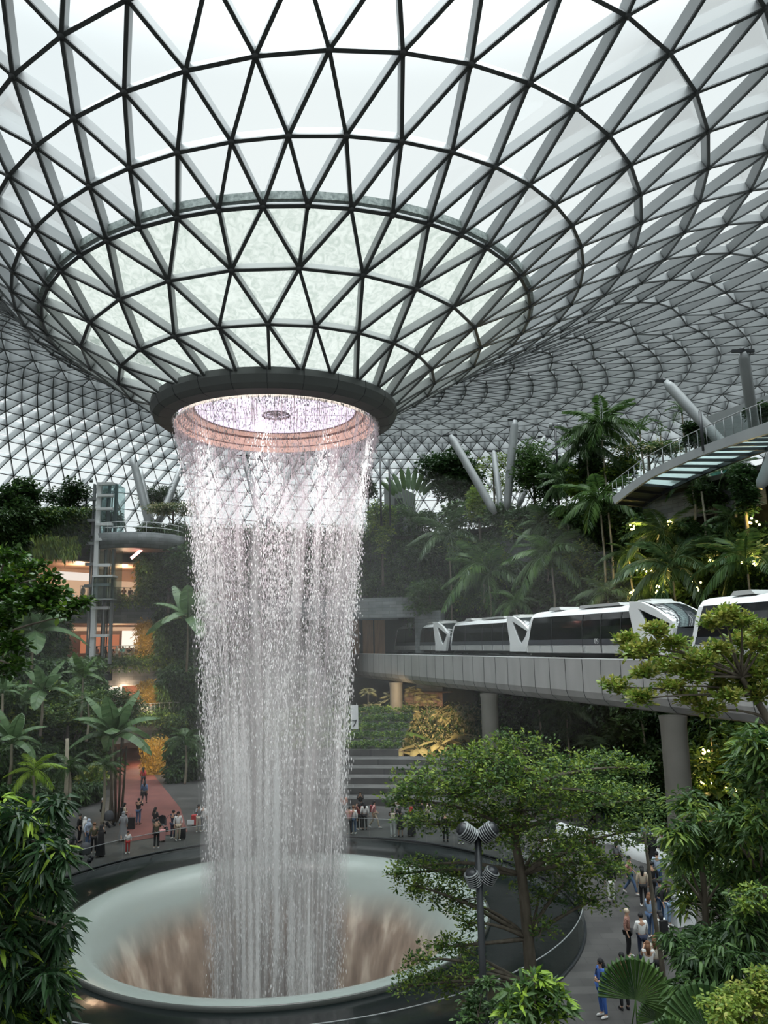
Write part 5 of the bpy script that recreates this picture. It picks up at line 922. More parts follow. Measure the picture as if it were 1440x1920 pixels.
p = at(196, 1110, 79.6); q_ = empty('lift_cabin', (p.x, p.y, L4), 0, 'glass lift cabin standing at the upper shop level', 'lift cabin'); MB().box((0, 0, 1.2), (1.9, 1.4, 2.4)).build('cabin_glass', MT['lift_glass'], q_); MB().box((0, 0, 2.45), (2.1, 1.6, .18)).build('cabin_roof', MT['white_paint'], q_); MB().box((0, 0, .06), (2.1, 1.6, .14)).build('cabin_floor', MT['column_paint'], q_)
# curved slate balcony left
c = at(240, 1015, 81); r_ = empty('curved_balcony', (c.x, c.y + 3.2, at(240, 1030, 81).z), 0, 'curved slate balcony with a steel rail beside the glass lift', 'balcony'); rr = 5.0; h = at(240, 1002, 81).z - at(240, 1030, 81).z
o = MB().lathe([(rr - .5, 0), (rr, .0), (rr + .25, h), (rr - .2, h), (.1, h)], 40, (0, 0), R(180), R(360)).build('slate_parapet', MT['slate_pale'], r_); wall_uv(o)
MB().lathe([(.1, -.05), (rr - .5, 0)], 40, (0, 0), R(180), R(360)).build('soffit', MT['timber_ceiling'], r_)
an = np.linspace(math.pi, 2 * math.pi, 24)
for k_, z_ in enumerate((h + 1.1, h + .55)): MB().tube(np.stack([rr * np.cos(an), rr * np.sin(an), 0 * an + z_], 1), .035, 6).build('hand_rail', MT['white_paint'], r_)
for a in an[::3]: MB().tube([(rr * math.cos(a), rr * math.sin(a), h), (rr * math.cos(a), rr * math.sin(a), h + 1.1)], .03, 5).build('rail_post', MT['white_paint'], r_)
p0, p1 = at(246, 1047, 82), at(266, 1030, 82); o = MB().tube([(0, 0, 0), tuple(p1 - p0)], .16, 8).build('tube_light', MT['pink_lamp'], None, p0); tag(o, 'slanted pink glowing tube light under the curved balcony', 'lamp')
# curved garden bridge
bp = [(1150, 935, 62), (1180, 912, 60.5), (1215, 888, 58.5), (1260, 865, 55), (1310, 843, 51), (1360, 824, 47), (1410, 806, 43.5), (1470, 787, 40), (1540, 765, 36)]
C = smooth([tuple(at(*q)) for q in bp], 6); T = unit(np.gradient(C, axis=0)); S = unit(np.cross(T, np.array([0, 0, 1.]))); S = S * np.sign(S[:, :1])        # towards +x = far side?
S[:, 2] = 0; br = empty('garden_bridge', tuple(C[0]), 0, 'curving steel footbridge with a glass panelled underside, upper right', 'bridge'); O_ = C[0].copy(); WB = 3.6
far = C + S * WB; mb = MB()
for i in range(len(C) - 1): mb.bar(C[i] - O_, C[i + 1] - O_, .25, .62, off=-.1)
mb.build('edge_girder', MT['column_paint'], br); mb = MB()
for i in range(len(C) - 1): mb.bar(far[i] - O_, far[i + 1] - O_, .25, .62, off=-.1)
mb.build('edge_girder', MT['dark_metal'], br)
for i in range(len(C) - 1):
    a, b_, c_, d_ = [v - O_ - np.array((0, 0, .25)) for v in (C[i], C[i + 1], far[i + 1], far[i])]
    MB().add([a, b_, c_, d_], [(0, 1, 2, 3)]).build('deck_panel', MT['deck_glass'] if i > 8 else MT['dark_metal'], br)
    if i % 3 == 0: MB().bar(C[i] - O_, far[i] - O_, .14, .25, off=.2).build('cross_joist', MT['dark_metal'], br)
for side, P in (('near', C), ('far', far)):
    MB().tube(P - O_ + np.array((0, 0, 1.35)), .035, 6).build('hand_rail', MT['column_paint'], br); mb = MB()
    for i in range(len(P) - 1): mb.add([P[i] - O_ + (0, 0, .15), P[i + 1] - O_ + (0, 0, .15), P[i + 1] - O_ + (0, 0, 1.2), P[i] - O_ + (0, 0, 1.2)], [(0, 1, 2, 3)])
    mb.build('rail_glass', MT['rail_glass'], br)
    for i in range(0, len(P), 2): MB().tube([P[i] - O_ + (0, 0, 0), P[i] - O_ + (0, 0, 1.35)], .03, 5).build('rail_post', MT['column_paint'], br)
# patterned green glass panels under the bridge
m, t, o = nt('green_panel'); b = N(t, 'ShaderNodeBsdfPrincipled', Roughness=.15); v = N(t, 'ShaderNodeTexVoronoi', Scale=1.1); t.links.new(coords(t), v.inputs['Vector']); t.links.new(ramp(t, v.outputs['Distance'], [(.1, (.10, .30, .22)), (.4, (.03, .12, .09)), (.7, (.18, .36, .30))]), b.inputs['Base Color']); t.links.new(b.outputs[0], o.inputs[0])
for i in range(5):
    x0, x1 = 1225 + i * 33, 1254 + i * 33; a, b_ = wpt(x0, 905, 3), wpt(x1, 902, 3); z0, z1 = wpt(x0, 912 - i * 3, 3).z, wpt(x0, 884 - i * 3, 3).z
    o = MB().bar((0, 0, z1 - z0), tuple(Vector((b_.x - a.x, b_.y - a.y, z1 - z0))), .08, z1 - z0, m=0).build('glass_screen', MT['green_panel'], None, (a.x, a.y, z0)); tag(o, 'green leaf patterned glass panel of the screen under the bridge', 'glass panel', 'green glass screen under the bridge')
# big pale hoarding wall behind the bridge
o = MB().prism([tuple(wpt(1300, 790, 9)), tuple(wpt(1440, 740, 9)), tuple(wpt(1460, 820, 9)), tuple(wpt(1345, 835, 9))], (.3, 1, 0)).build('white_wall_panel', MT['column_paint']); tag(o, 'pale smooth wall panel behind the bridge at the right edge', 'wall panel')
# lamp posts
def lamp_post(label, px, y0, y1, Y, heads, r=.075, mat='dark_metal'):
    b_ = at(px, y1, Y); t_ = at(px, y0, Y); root = empty('lamp_post', b_, 0, label, 'lamp post'); h = t_.z - b_.z; MB().tube([(0, 0, 0), (0, 0, h)], r, 12).build('pole', MT[mat], root)
    for dx, dz, ang, s in heads:
        H = MB().tube([(0, 0, .02 * s), (dx * .5, 0, .02)], .03 * s, 6).build('bracket', MT['column_paint'], root); H.location = (0, 0, h + dz)
        d = Vector((math.sin(ang), -.25, math.cos(ang))).normalized(); c = np.array((dx, -.05, 0)); mb = MB().tube([c - np.array(d) * .22 * s, c - np.array(d) * .2 * s, c + np.array(d) * .05 * s, c + np.array(d) * .2 * s], [.10 * s, .16 * s, .17 * s, .12 * s], 16)
        g = mb.build('spotlight_head', MT['plastic_dark'], root); g.location = (0, 0, h + dz); fins = MB()
        for q in range(7): w_ = c - np.array(d) * (-.12 + .05 * q) * s; fins.tube([w_, w_ + np.array(d) * .012 * s], .185 * s, 16)
        f_ = fins.build('cooling_fin', MT['column_paint'], g)
    return root
b = onz(935, 2060, 0); lamp_post('tall slim dark lamp post with four round spotlights in front of the pool', 921, 1567, 2250, 20.0, [(-.27, .1, -.9, 1.15), (.27, .1, .9, 1.15), (-.16, -.95, -.35, 1.0), (.27, -.9, .5, 1.0)], .085)
for lab, px, y0, y1, Y in (('thin dark garden lamp post before the roof right of the columns', 1047, 797, 905, 76), ('thin dark post on the garden edge right of the waterfall', 715, 852, 985, 88), ('thin dark post against the grey lift tower', 732, 862, 985, 87), ('thin post on the bridge between the palm and the dark tree', 1319, 770, 845, 50), ('thin lamp post above the left terrace trees', 160, 900, 985, 90)):
    b_ = at(px, y1, Y); t_ = at(px, y0, Y); root = empty('lamp_post', b_, 0, lab, 'lamp post'); h = t_.z - b_.z; MB().tube([(0, 0, 0), (0, 0, h)], .11, 8).build('pole', MT['dark_metal'], root)
    if px in (1047, 160):
        for dx in (-.45, .45): MB().tube([(dx, 0, h - .3), (dx, 0, h + .2)], .2, 10).build('lamp_head', MT['column_paint'], root); MB().tube([(0, 0, h), (dx, 0, h)], .06, 5).build('arm', MT['dark_metal'], root)
# sign board
b = at(665, 1369, 66); sg = empty('sign_board', (b.x, b.y, b.z), 0, 'tall white sign board with a black printed figure by the green terraces', 'sign'); s = 66 / F; MB().box((0, 0, 1.05), (.62, .08, 1.95)).build('board', MT['white_paint'], sg); MB().tube([(-.15, -.06, .25), (.02, -.06, .5), (.17, -.06, .85), (.05, -.06, .75), (-.2, -.06, .8)], [.02, .05, .03, .04, .02], 6).build('printed_figure', MT['plastic_dark'], sg)
for sx in (-.25, .25): MB().tube([(sx, 0, 0), (sx, 0, .15)], .03, 6).build('foot', MT['dark_metal'], sg)
# dark screen on the lower left slate band
p = wpt(197, 1268, -1.6); o = MB().box((0, 0, 0), (1.55, .12, .95)).build('wall_grille', MT['dark_metal'], None, p); tag(o, 'black rectangular vent opening in the lower left slate band', 'vent')
# white curved bench planter on the right plaza
b = onz(1345, 1640); wb_ = empty('curved_bench', (b.x + 2.4, b.y + 5.0, 0), 0, 'white curved bench wall ringing a planting bed on the right plaza', 'bench'); MB().lathe([(6.0, 0), (6.0, .78), (5.6, .82), (5.5, .78), (5.5, 0)], 48, (0, 0), R(150), R(330)).build('bench_wall', MT['white_paint'], wb_); MB().lathe([(5.5, .5), (.1, .5)], 48, (0, 0), R(150), R(330)).build('planting_bed', MT['soil'], wb_)
b = onz(1275, 1590); wb2 = empty('curved_bench', (b.x - 1.5, b.y + 5.5, 0), 0, 'second white curved bench wall behind the people by the nearest pillar', 'bench'); MB().lathe([(5.0, 0), (5.0, .6), (4.6, .64), (4.5, .6), (4.5, 0)], 48, (0, 0), R(200), R(340)).build('bench_wall', MT['white_paint'], wb2)
p = onz(1282, 1735); tb = empty('information_stand', (p.x, p.y, 0), R(12), 'grey slanted information stand with symbols behind the people at the right', 'stand'); MB().box((0, 0, .62), (.85, .5, 1.2)).build('cabinet', MT['white_paint'], tb)
pr = MB()
for i in range(4): pr.tube([(-.12, -.26, .35 + i * .2), (.02, -.265, .4 + i * .2), (.14, -.26, .35 + i * .2)], .035, 6)
pr.build('printed_symbol', MT['dark_metal'], tb)
# long dark seat wall at the far right plaza edge
dk = MB(); a = [onz(x, y) for x, y in ((940, 1552), (1040, 1556), (1140, 1562), (1230, 1572), (1340, 1590), (1440, 1612))]
for i in range(5): dk.bar((a[i].x, a[i].y, .48), (a[i + 1].x, a[i + 1].y, .48), .6, .48, off=0)
o = dk.build('seat_wall', MT['step_stone']); tag(o, 'long low grey stone seat wall at the back of the right plaza', 'bench')
# terrace railings
def railing(label, px0, px1, py, off, h=1.1, posts=True):
    P = [wpt(x, py, off) for x in np.linspace(px0, px1, 12)]; z = min(p.z for p in P); root = empty('terrace_railing', (P[0].x, P[0].y, P[0].z), 0, label, 'railing', 'steel railings on the terraces'); Q = np.array([p - P[0] for p in P]); Q[:, 2] = 0
    MB().tube(Q + (0, 0, h), .03, 5).build('hand_rail', MT['column_paint'], root); g = MB()
    for i in range(11): g.add([Q[i], Q[i + 1], Q[i + 1] + (0, 0, h), Q[i] + (0, 0, h)], [(0, 1, 2, 3)])
    g.build('glass_infill', MT['rail_glass'], root)
    for q in Q[::1]: MB().tube([q, q + (0, 0, h)], .025, 4).build('rail_post', MT['column_paint'], root)
for a in (('railing of the upper shop level at the left', 150, 300, 1118, -.25), ('railing of the middle walkway at the left', 172, 345, 1232, -1.75), ('railing of the lower balcony at the left', 235, 335, 1343, -7.2), ('wire railing on the ledge above the tunnel', 640, 765, 1119, 1.0), ('railing on the garden edge before the round tree', 790, 880, 984, .2), ('railing beside the traveller palm', 690, 790, 1000, .2)): railing(*a)
# crowd barrier lines around the plaza at the right (tape between posts)
for k, (x0, y0, x1, y1) in enumerate(((1345, 1560, 1440, 1572), (1352, 1600, 1405, 1590))):
    p, q = onz(x0, y0), onz(x1, y1); r_ = empty('tape_barrier', p, 0, ['belt barrier at the back right of the plaza', 'belt barrier beside the black suitcase'][k], 'barrier'); d = q - p; MB().tube([(0, 0, .95), (d.x, d.y, .95)], .03, 5).build('belt', MT['wood'], r_)
    for f in (0, .5, 1): MB().tube([(d.x * f, d.y * f, 0), (d.x * f, d.y * f, 1)], .035, 8).build('post', MT['column_paint'], r_)
p = onz(355, 1578); o = MB().box((0, -.05, .85), (.42, .03, .28)).build('notice_plate', MT['white_paint'], None, onz(357, 1573)); o.location.z = .15; tag(o, 'small white notice plate on the glass balustrade', 'sign')
# ---------------------------------------------------------------- lamps in the planting, shop light
def glow(px, py, off, e=60, col=(1, .72, .22), n=5, lab='', r=.085, Y=None):
    c = at(px, py, Y) if Y else wpt(px, py, off); root = empty('garden_lamp', c, 0, lab, 'lamp')
    for i in range(n): MB().sphere((float(rng.normal(0, .35)) if i else 0, 0, float(rng.normal(0, .16))), r, 8).build('bulb', MT['warm_lamp'], root)
    ld = bpy.data.lights.new('garden_lamp', 'POINT'); ld.energy = e; ld.color = col; ld.shadow_soft_size = .15; lo = bpy.data.objects.new('garden_lamp_light', ld); COL.objects.link(lo); lo.location = (0, -.5, .1); lo.parent = root
for a in ((1189, 990, -2.2, 260, 'garden lamp glowing under the low end of the bridge'), (1410, 978, -1.8, 300, 'garden lamp glowing at the right edge above the broad palm'), (1253, 980, -1.5, 50, 'tiny garden lamp below the slate wall'), (1185, 1068, -2.8, 320, 'wall washer lamp left of the yellow lit stone'), (1212, 1068, -2.8, 320, 'wall washer lamp over the yellow lit stone'), (1232, 1105, -3.4, 240, 'lamp low among the yellow lit leaves'), (1186, 1112, -3.4, 160, 'lamp at the left of the yellow lit leaves'), (1305, 1100, -3.2, 60, 'small lamp right of the dark arching palm'),
        (1332, 1057, -2.2, 60, 'small lamp in the hillside above the last train car'), (1412, 1055, -3.0, 160, 'lamp behind the broad palm at the right edge'), (1318, 1409, -5.5, 160, 'upper yellow lamp cluster right of the nearest pillar'), (1313, 1473, -6.5, 130, 'lower yellow lamp cluster right of the nearest pillar'), (1378, 1472, -6, 60, 'pair of small orange lamps by the giant leaves'), (1436, 1405, -6, 130, 'yellow lamp cluster at the right edge')):
    glow(a[0], a[1], a[2], a[3] * .5, lab=a[4])
for px, py, off, e, lab in ((272, 1200, -2.5, 700, 'hidden lamp washing the middle golden creeper'), (285, 1310, -6.5, 700, 'hidden lamp washing the lower golden creeper'), (293, 1405, -13.5, 900, 'hidden lamp washing the golden creeper by the walkway'), (262, 1075, -1.6, 300, 'hidden lamp beside the upper shop opening'), (745, 1300, -12, 900, 'spotlight lighting the fan palms under the viaduct'), (810, 1345, -11, 1500, 'second spotlight lighting the fan palms near the reddish planter'), (780, 1400, -13, 1000, 'ground lamp lighting the heart leaved plants')):
    c = wpt(px, py, off); ld = bpy.data.lights.new('plant_spot', 'SPOT'); ld.energy = e * 2.2; ld.color = (1, .72, .42); ld.shadow_soft_size = .2; ld.spot_size = R(80); ld.spot_blend = 1; lo = bpy.data.objects.new('plant_spot', ld); COL.objects.link(lo); d = Vector((c.x, c.y, 0)).normalized(); lo.location = c - d * 4 + Vector((0, 0, 1.0)); lo.rotation_euler = (-(d + Vector((0, 0, -.45)))).to_track_quat('Z', 'Y').to_euler()
# shop interiors: long ceiling strips and lit shop windows
def shopbox(label, x0, x1, y0, y1, off, mat, d=.1):
    a, b_ = wpt(x0, y1, off), wpt(x1, y1, off); zt = wpt((x0 + x1) / 2, y0, off).z; o = MB().bar((0, 0, zt - a.z), (b_.x - a.x, b_.y - a.y, zt - a.z), d, zt - a.z).build('shop_window', MT[mat], None, a); tag(o, label, 'shop window')
emit('shop_peach', (1., .62, .38), .55); emit('shop_orange', (.9, .30, .14), .45); emit('ceiling_panel', (1., .88, .78), .8)  # shop lighting put in as glow of the fronts and the orange wall
shopbox('long white lit panel band in the upper shop level', 105, 168, 1073, 1086, 3, 'ceiling_panel'); shopbox('peach lit shopfront of the upper shop level', 100, 262, 1089, 1118, 7, 'shop_peach'); shopbox('lit shop front behind the people on the middle walkway', 228, 262, 1178, 1215, 5, 'shop_white'); shopbox('orange lit strip over the middle walkway', 130, 262, 1176, 1183, 3.5, 'shop_peach'); shopbox('red brown shop window left of the lit shop front', 150, 222, 1190, 1225, 6, 'shop_orange'); shopbox('bright shop window at the lower balcony', 203, 228, 1283, 1310, -1, 'shop_white'); shopbox('orange glowing shop wall at the lower balcony', 230, 262, 1285, 1330, 0, 'shop_orange')
for px, py, off, e in ((150, 1075, 4, 500), (230, 1078, 4, 500), (220, 1185, 3, 350), (235, 1292, -2, 350), (270, 1400, -6, 400)):
    c = wpt(px, py, off); ld = bpy.data.lights.new('shop_light', 'POINT'); ld.energy = e; ld.color = (1, .68, .44); ld.shadow_soft_size = .5; lo = bpy.data.objects.new('shop_light', ld); COL.objects.link(lo); lo.location = c
# ================================================================ PEOPLE
def skin(name, V, Eg, Rr, mat, levels=1):
    me = bpy.data.meshes.new(name); me.from_pydata([tuple(v) for v in V], Eg, []); o = bpy.data.objects.new(name, me); COL.objects.link(o)
    sm = o.modifiers.new('s', 'SKIN'); sm.use_smooth_shade = True; sb = o.modifiers.new('b', 'SUBSURF'); sb.levels = levels; sb.render_levels = levels
    for i, r in enumerate(Rr): d = me.skin_vertices[0].data[i]; d.radius = (r, r) if np.isscalar(r) else r; d.use_root = (i == 0)
    dg = bpy.context.evaluated_depsgraph_get(); dg.update(); ev = o.evaluated_get(dg); out = bpy.data.meshes.new_from_object(ev); out.name = name; bpy.data.objects.remove(o); bpy.data.meshes.remove(me)
    out.materials.clear(); out.materials.append(mat); out.polygons.foreach_set('use_smooth', [True] * len(out.polygons)); return out
def pose(kind):
    J = {}
    def both(n, x, y, z): J[n + 'L'] = (-x, y, z); J[n + 'R'] = (x, y, z)
    J.update(pel=(0, 0, .95), wai=(0, 0, 1.10), che=(0, .01, 1.28), nek=(0, .01, 1.45), hb=(0, -.01, 1.52), hm=(0, -.02, 1.60), ht=(0, -.01, 1.67))
    both('sh', .17, .01, 1.40); both('el', .24, .04, 1.13); both('wr', .24, -.05, .90); both('ha', .235, -.08, .82); both('hi', .09, 0, .90); both('kn', .105, -.02, .49); both('an', .11, .03, .09); both('to', .125, -.13, .035)
    if kind == 'walk':
        J.update(hiL=(-.09, -.02, .90), knL=(-.1, -.22, .53), anL=(-.1, -.30, .12), toL=(-.1, -.45, .05), knR=(.1, .08, .50), anR=(.1, .33, .16), toR=(.1, .24, .04), elL=(-.23, .14, 1.15), wrL=(-.22, .12, .92), haL=(-.22, .08, .84), wrR=(.23, -.20, .95), haR=(.22, -.26, .89))
    if kind == 'phone':
        both('el', .21, -.16, 1.20); both('wr', .09, -.32, 1.42); both('ha', .055, -.36, 1.49)
    if kind == 'lean':
        both('el', .23, -.12, 1.16); both('wr', .16, -.34, 1.10); both('ha', .13, -.42, 1.11)
    if kind == 'fold':
        both('el', .24, -.02, 1.14); J.update(wrL=(-.05, -.19, 1.13), haL=(.03, -.2, 1.14), wrR=(.05, -.2, 1.08), haR=(-.03, -.21, 1.08))
    if kind == 'sit':
        for k_ in list(J):
            if k_[:2] not in ('kn', 'an', 'to'): x, y, z = J[k_]; J[k_] = (x, y, z - .45)
        both('hi', .1, 0, .46); both('kn', .13, -.42, .48); both('an', .13, -.44, .09); both('to', .14, -.58, .035); both('el', .22, -.08, .70); both('wr', .13, -.28, .60); both('ha', .1, -.34, .57)
    return J
def body_mesh(kind, mats):
    J = pose(kind); N_ = ['pel', 'wai', 'che', 'nek', 'hb', 'hm', 'ht'] + [a + s for s in 'LR' for a in ('sh', 'el', 'wr', 'ha', 'hi', 'kn', 'an', 'to')]; ix = {n_: i for i, n_ in enumerate(N_)}
    rad = dict(pel=(.135, .10), wai=(.12, .09), che=(.145, .10), nek=.055, hb=.068, hm=.088, ht=.062, sh=.058, el=.042, wr=.027, ha=(.036, .02), hi=.082, kn=.056, an=.036, to=.034)
    E_ = [('pel', 'wai'), ('wai', 'che'), ('che', 'nek'), ('nek', 'hb'), ('hb', 'hm'), ('hm', 'ht')]
    for s in 'LR': E_ += [('che', 'sh' + s), ('sh' + s, 'el' + s), ('el' + s, 'wr' + s), ('wr' + s, 'ha' + s), ('pel', 'hi' + s), ('hi' + s, 'kn' + s), ('kn' + s, 'an' + s), ('an' + s, 'to' + s)]
    m_ = skin('body', [J[n_] for n_ in N_], [(ix[a], ix[b]) for a, b in E_], [rad[n_ if n_ in rad else n_[:2]] for n_ in N_], mats[0])
    # nose, ears, eyes and five separate fingers a hand, joined to the same mesh
    mb = MB(); h = np.array(J['hm'])
    mb.sphere(h + (0, -.095, -.012), .014, 6, sc=(1, 1.2, 1.5)); mb.tube([h + (-.022, -.086, -.045), h + (.022, -.086, -.045)], .007, 5, 1)
    for s in (-1, 1): mb.sphere(h + (s * .086, .005, -.005), .02, 6, sc=(.4, .8, 1.3)); mb.sphere(h + (s * .032, -.082, .018), .010, 6, 1)
    for S_ in 'LR':
        a, w_ = np.array(J['ha' + S_]), np.array(J['wr' + S_]); d = unit(a - w_); sx = unit(np.cross(d, (0.1, 1, .2))); dn = np.array((0, -.25, -.15))
        for q, (o_, L) in enumerate(((-.024, .06), (-.008, .072), (.009, .066), (.024, .052))): p = a + sx * o_; mb.tube([p, p + d * L * .5, p + d * L * .8 + dn * .05], [.0095, .0085, .006], 5)
        p = w_ + d * .035; mb.tube([p, p - sx * .035 + d * .02, p - sx * .045 + d * .05], [.011, .010, .007], 5)
    b2 = mb.mesh('x', mats); bm = bmesh.new(); bm.from_mesh(m_); bm.from_mesh(b2); bm.to_mesh(m_); bm.free(); m_.materials.clear(); [m_.materials.append(x) for x in mats]; bpy.data.meshes.remove(b2); return m_, J
def cloth_meshes(kind, J):
    g = 1.13; out = {}
    def sub(nm, names, edges, rad): ix = {n_: i for i, n_ in enumerate(names)}; out[nm] = skin(nm, [J[n_] if isinstance(n_, str) else n_ for n_ in names], [(ix[a], ix[b]) for a, b in edges], [rad[n_] for n_ in names], MT['white_paint'])
    J = dict(J); J['waL'] = tuple(np.array(J['elL']) * .35 + np.array(J['wrL']) * .65); J['waR'] = tuple(np.array(J['elR']) * .35 + np.array(J['wrR']) * .65); J['lo'] = tuple(np.array(J['pel']) + (0, 0, -.03)); J['nk'] = tuple(np.array(J['nek']) + (0, 0, -.03))
    R_ = dict(lo=(.16, .125), wai=(.145, .115), che=(.165, .12), nk=.06, shL=.075, shR=.075, elL=.058, elR=.058, waL=.045, waR=.045)
    sub('shirt', ['lo', 'wai', 'che', 'nk', 'shL', 'elL', 'waL', 'shR', 'elR', 'waR'], [('lo', 'wai'), ('wai', 'che'), ('che', 'nk'), ('che', 'shL'), ('shL', 'elL'), ('elL', 'waL'), ('che', 'shR'), ('shR', 'elR'), ('elR', 'waR')], R_)
    J['axL'] = tuple(np.array(J['anL']) + (0, 0, .02)); J['axR'] = tuple(np.array(J['anR']) + (0, 0, .02))
    sub('trousers', ['pel', 'hiL', 'knL', 'axL', 'hiR', 'knR', 'axR'], [('pel', 'hiL'), ('hiL', 'knL'), ('knL', 'axL'), ('pel', 'hiR'), ('hiR', 'knR'), ('knR', 'axR')], dict(pel=(.155, .12), hiL=.10, hiR=.10, knL=.072, knR=.072, axL=.058, axR=.058))
    for s in 'LR': a, t_ = np.array(J['an' + s]), np.array(J['to' + s]); out['shoe' + s] = MB().tube([a + (0, .04, -.05), a + (0, 0, -.04), t_ + (0, 0, .01), t_ + (t_ - a) * .25], [.03, .045, .042, .02], 8).mesh('shoe', [MT['white_paint']])
    h = np.array(J['hm']); out['hair_short'] = MB().sphere(h + (0, .018, .028), .098, 12, sc=(1, 1.02, .98)).mesh('hair', [MT['white_paint']])
    out['hair_long'] = MB().sphere(h + (0, .018, .028), .10, 12, sc=(1, 1.02, 1)).tube([h + (0, .05, .03), h + (0, .085, -.1), h + (0, .09, -.3)], [.085, .09, .05], 10).mesh('hair', [MT['white_paint']])
    out['hijab'] = MB().sphere(h + (0, .015, .02), .112, 12, sc=(1, 1, 1.08)).tube([h + (0, .03, -.02), h + (0, .02, -.14), h + (0, 0, -.30)], [.10, .12, .19], 12).mesh('headscarf', [MT['white_paint']])
    z0 = J['pel'][2] + .12; an_ = 0
    out['skirt'] = MB().lathe([(.13, z0), (.17, z0 - .15), (.20, z0 - .35), (.23, max(.25, z0 - .62))], 16, m=0).mesh('skirt', [MT['white_paint']]); out['robe'] = MB().lathe([(.12, 1.42), (.185, 1.36), (.17, 1.12), (.20, .9), (.24, .5), (.28, .10)], 16).mesh('robe', [MT['white_paint']])
    return out
surf('skin_tone', (.50, .30, .20), None, .5); surf('feature_dark', (.05, .02, .015), None, .5)
PM = {}
for kd in ('stand', 'walk', 'phone', 'lean', 'fold', 'sit'):
    b_, J_ = body_mesh(kd, [MT['skin_tone'], MT['feature_dark']]); PM[kd] = (b_, cloth_meshes(kd, J_))
CLR = dict(black=(.012, .012, .014), white=(.72, .72, .70), grey=(.22, .23, .24), olive=(.085, .08, .045), navy=(.018, .025, .055), blue=(.05, .13, .42), lightblue=(.30, .42, .58), denim=(.07, .12, .22), pink=(.60, .30, .29), red=(.45, .04, .04), beige=(.48, .40, .30), brown=(.14, .065, .03), orange=(.50, .16, .08), teal=(.12, .30, .30), cream=(.62, .57, .47), darkgrey=(.055, .058, .065), maroon=(.18, .03, .035), patterned=(.30, .13, .09), paleblue=(.42, .50, .62))
for k_, v_ in CLR.items():
    if k_ == 'patterned': surf('cloth_' + k_, (.42, .24, .18), (.14, .05, .05), .8, nscale=22)
    else: surf('cloth_' + k_, v_, None, .8)
def setmat(o, m_):
    for i, s in enumerate(o.material_slots):
        if i == 0: s.link = 'OBJECT'; s.material = m_
NP = 0
def person(p, face, kd, top, bot, btype='trousers', hair='short', hc='black', shoe='white', place='', sc=1.0, bag=None, sit_h=0):
    global NP
    verb = dict(stand='standing', walk='walking', phone='holding up a phone', lean='leaning on the rail', fold='standing with folded hands', sit='sitting')[kd]
    lab = 'person in ' + (('%s robe' % top) if btype == 'robe' else ('%s top and %s %s' % (top, bot, btype))) + ((' and %s headscarf' % hc) if hair == 'hijab' else '') + ', %s %s' % (verb, place)
    lab = lab.replace('paleblue', 'pale blue').replace('lightblue', 'light blue').replace('darkgrey', 'dark grey'); w_ = lab.split()
    for a_, b_ in (('holding up a phone', 'photographing'), ('standing with folded hands', 'standing'), ('leaning on the rail', 'leaning'), (' top and', ' and'), ('middle walkway', 'walkway'), (' and pale blue headscarf', ' with headscarf'), (' at the upper shop level', ' on the shop level'), (' trousers', '')):
        if len(lab.split()) > 16: lab = lab.replace(a_, b_)
    root = empty('person', p, math.radians(face), lab, 'person'); root.scale = (sc,) * 3; bm_, cl_ = PM[kd]; inst('body', bm_, root); M_ = lambda c: MT['cloth_' + c]
    hm = 'hair' if hair != 'hijab' else 'headscarf'; o = inst(hm, cl_['hijab' if hair == 'hijab' else 'hair_' + hair], root); setmat(o, M_(hc))
    if btype == 'robe': o = inst('robe', cl_['robe'], root); setmat(o, M_(top)); o = inst('shirt', cl_['shirt'], root); setmat(o, M_(top))
    else:
        o = inst('shirt', cl_['shirt'], root); setmat(o, M_(top)); o = inst('skirt' if btype == 'skirt' else 'trousers', cl_['skirt' if btype == 'skirt' else 'trousers'], root); setmat(o, M_(bot))
    for S_ in 'LR': o = inst('shoe', cl_['shoe' + S_], root); setmat(o, M_(shoe))
    if bag: o = MB().box((0, .19, 1.22 - (.45 if kd == 'sit' else 0)), (.28, .15, .40)).tube([(-.12, .12, 1.38), (-.13, -.1, 1.36), (-.12, -.12, 1.2)], .018, 5).tube([(.12, .12, 1.38), (.13, -.1, 1.36), (.12, -.12, 1.2)], .018, 5).build('backpack', M_(bag), None); o.parent = None; o.matrix_world = root.matrix_world; o.location = root.location; o.rotation_euler = root.rotation_euler; o.scale = root.scale; tag(o, '%s backpack worn by the %s' % (bag.replace('darkgrey', 'dark grey'), lab[:lab.index(',')] if len(lab.split(',')[0].split()) < 11 else 'person ' + place), 'backpack')
    NP += 1; return root
G0 = lambda px, py: onz(px, py, 0)
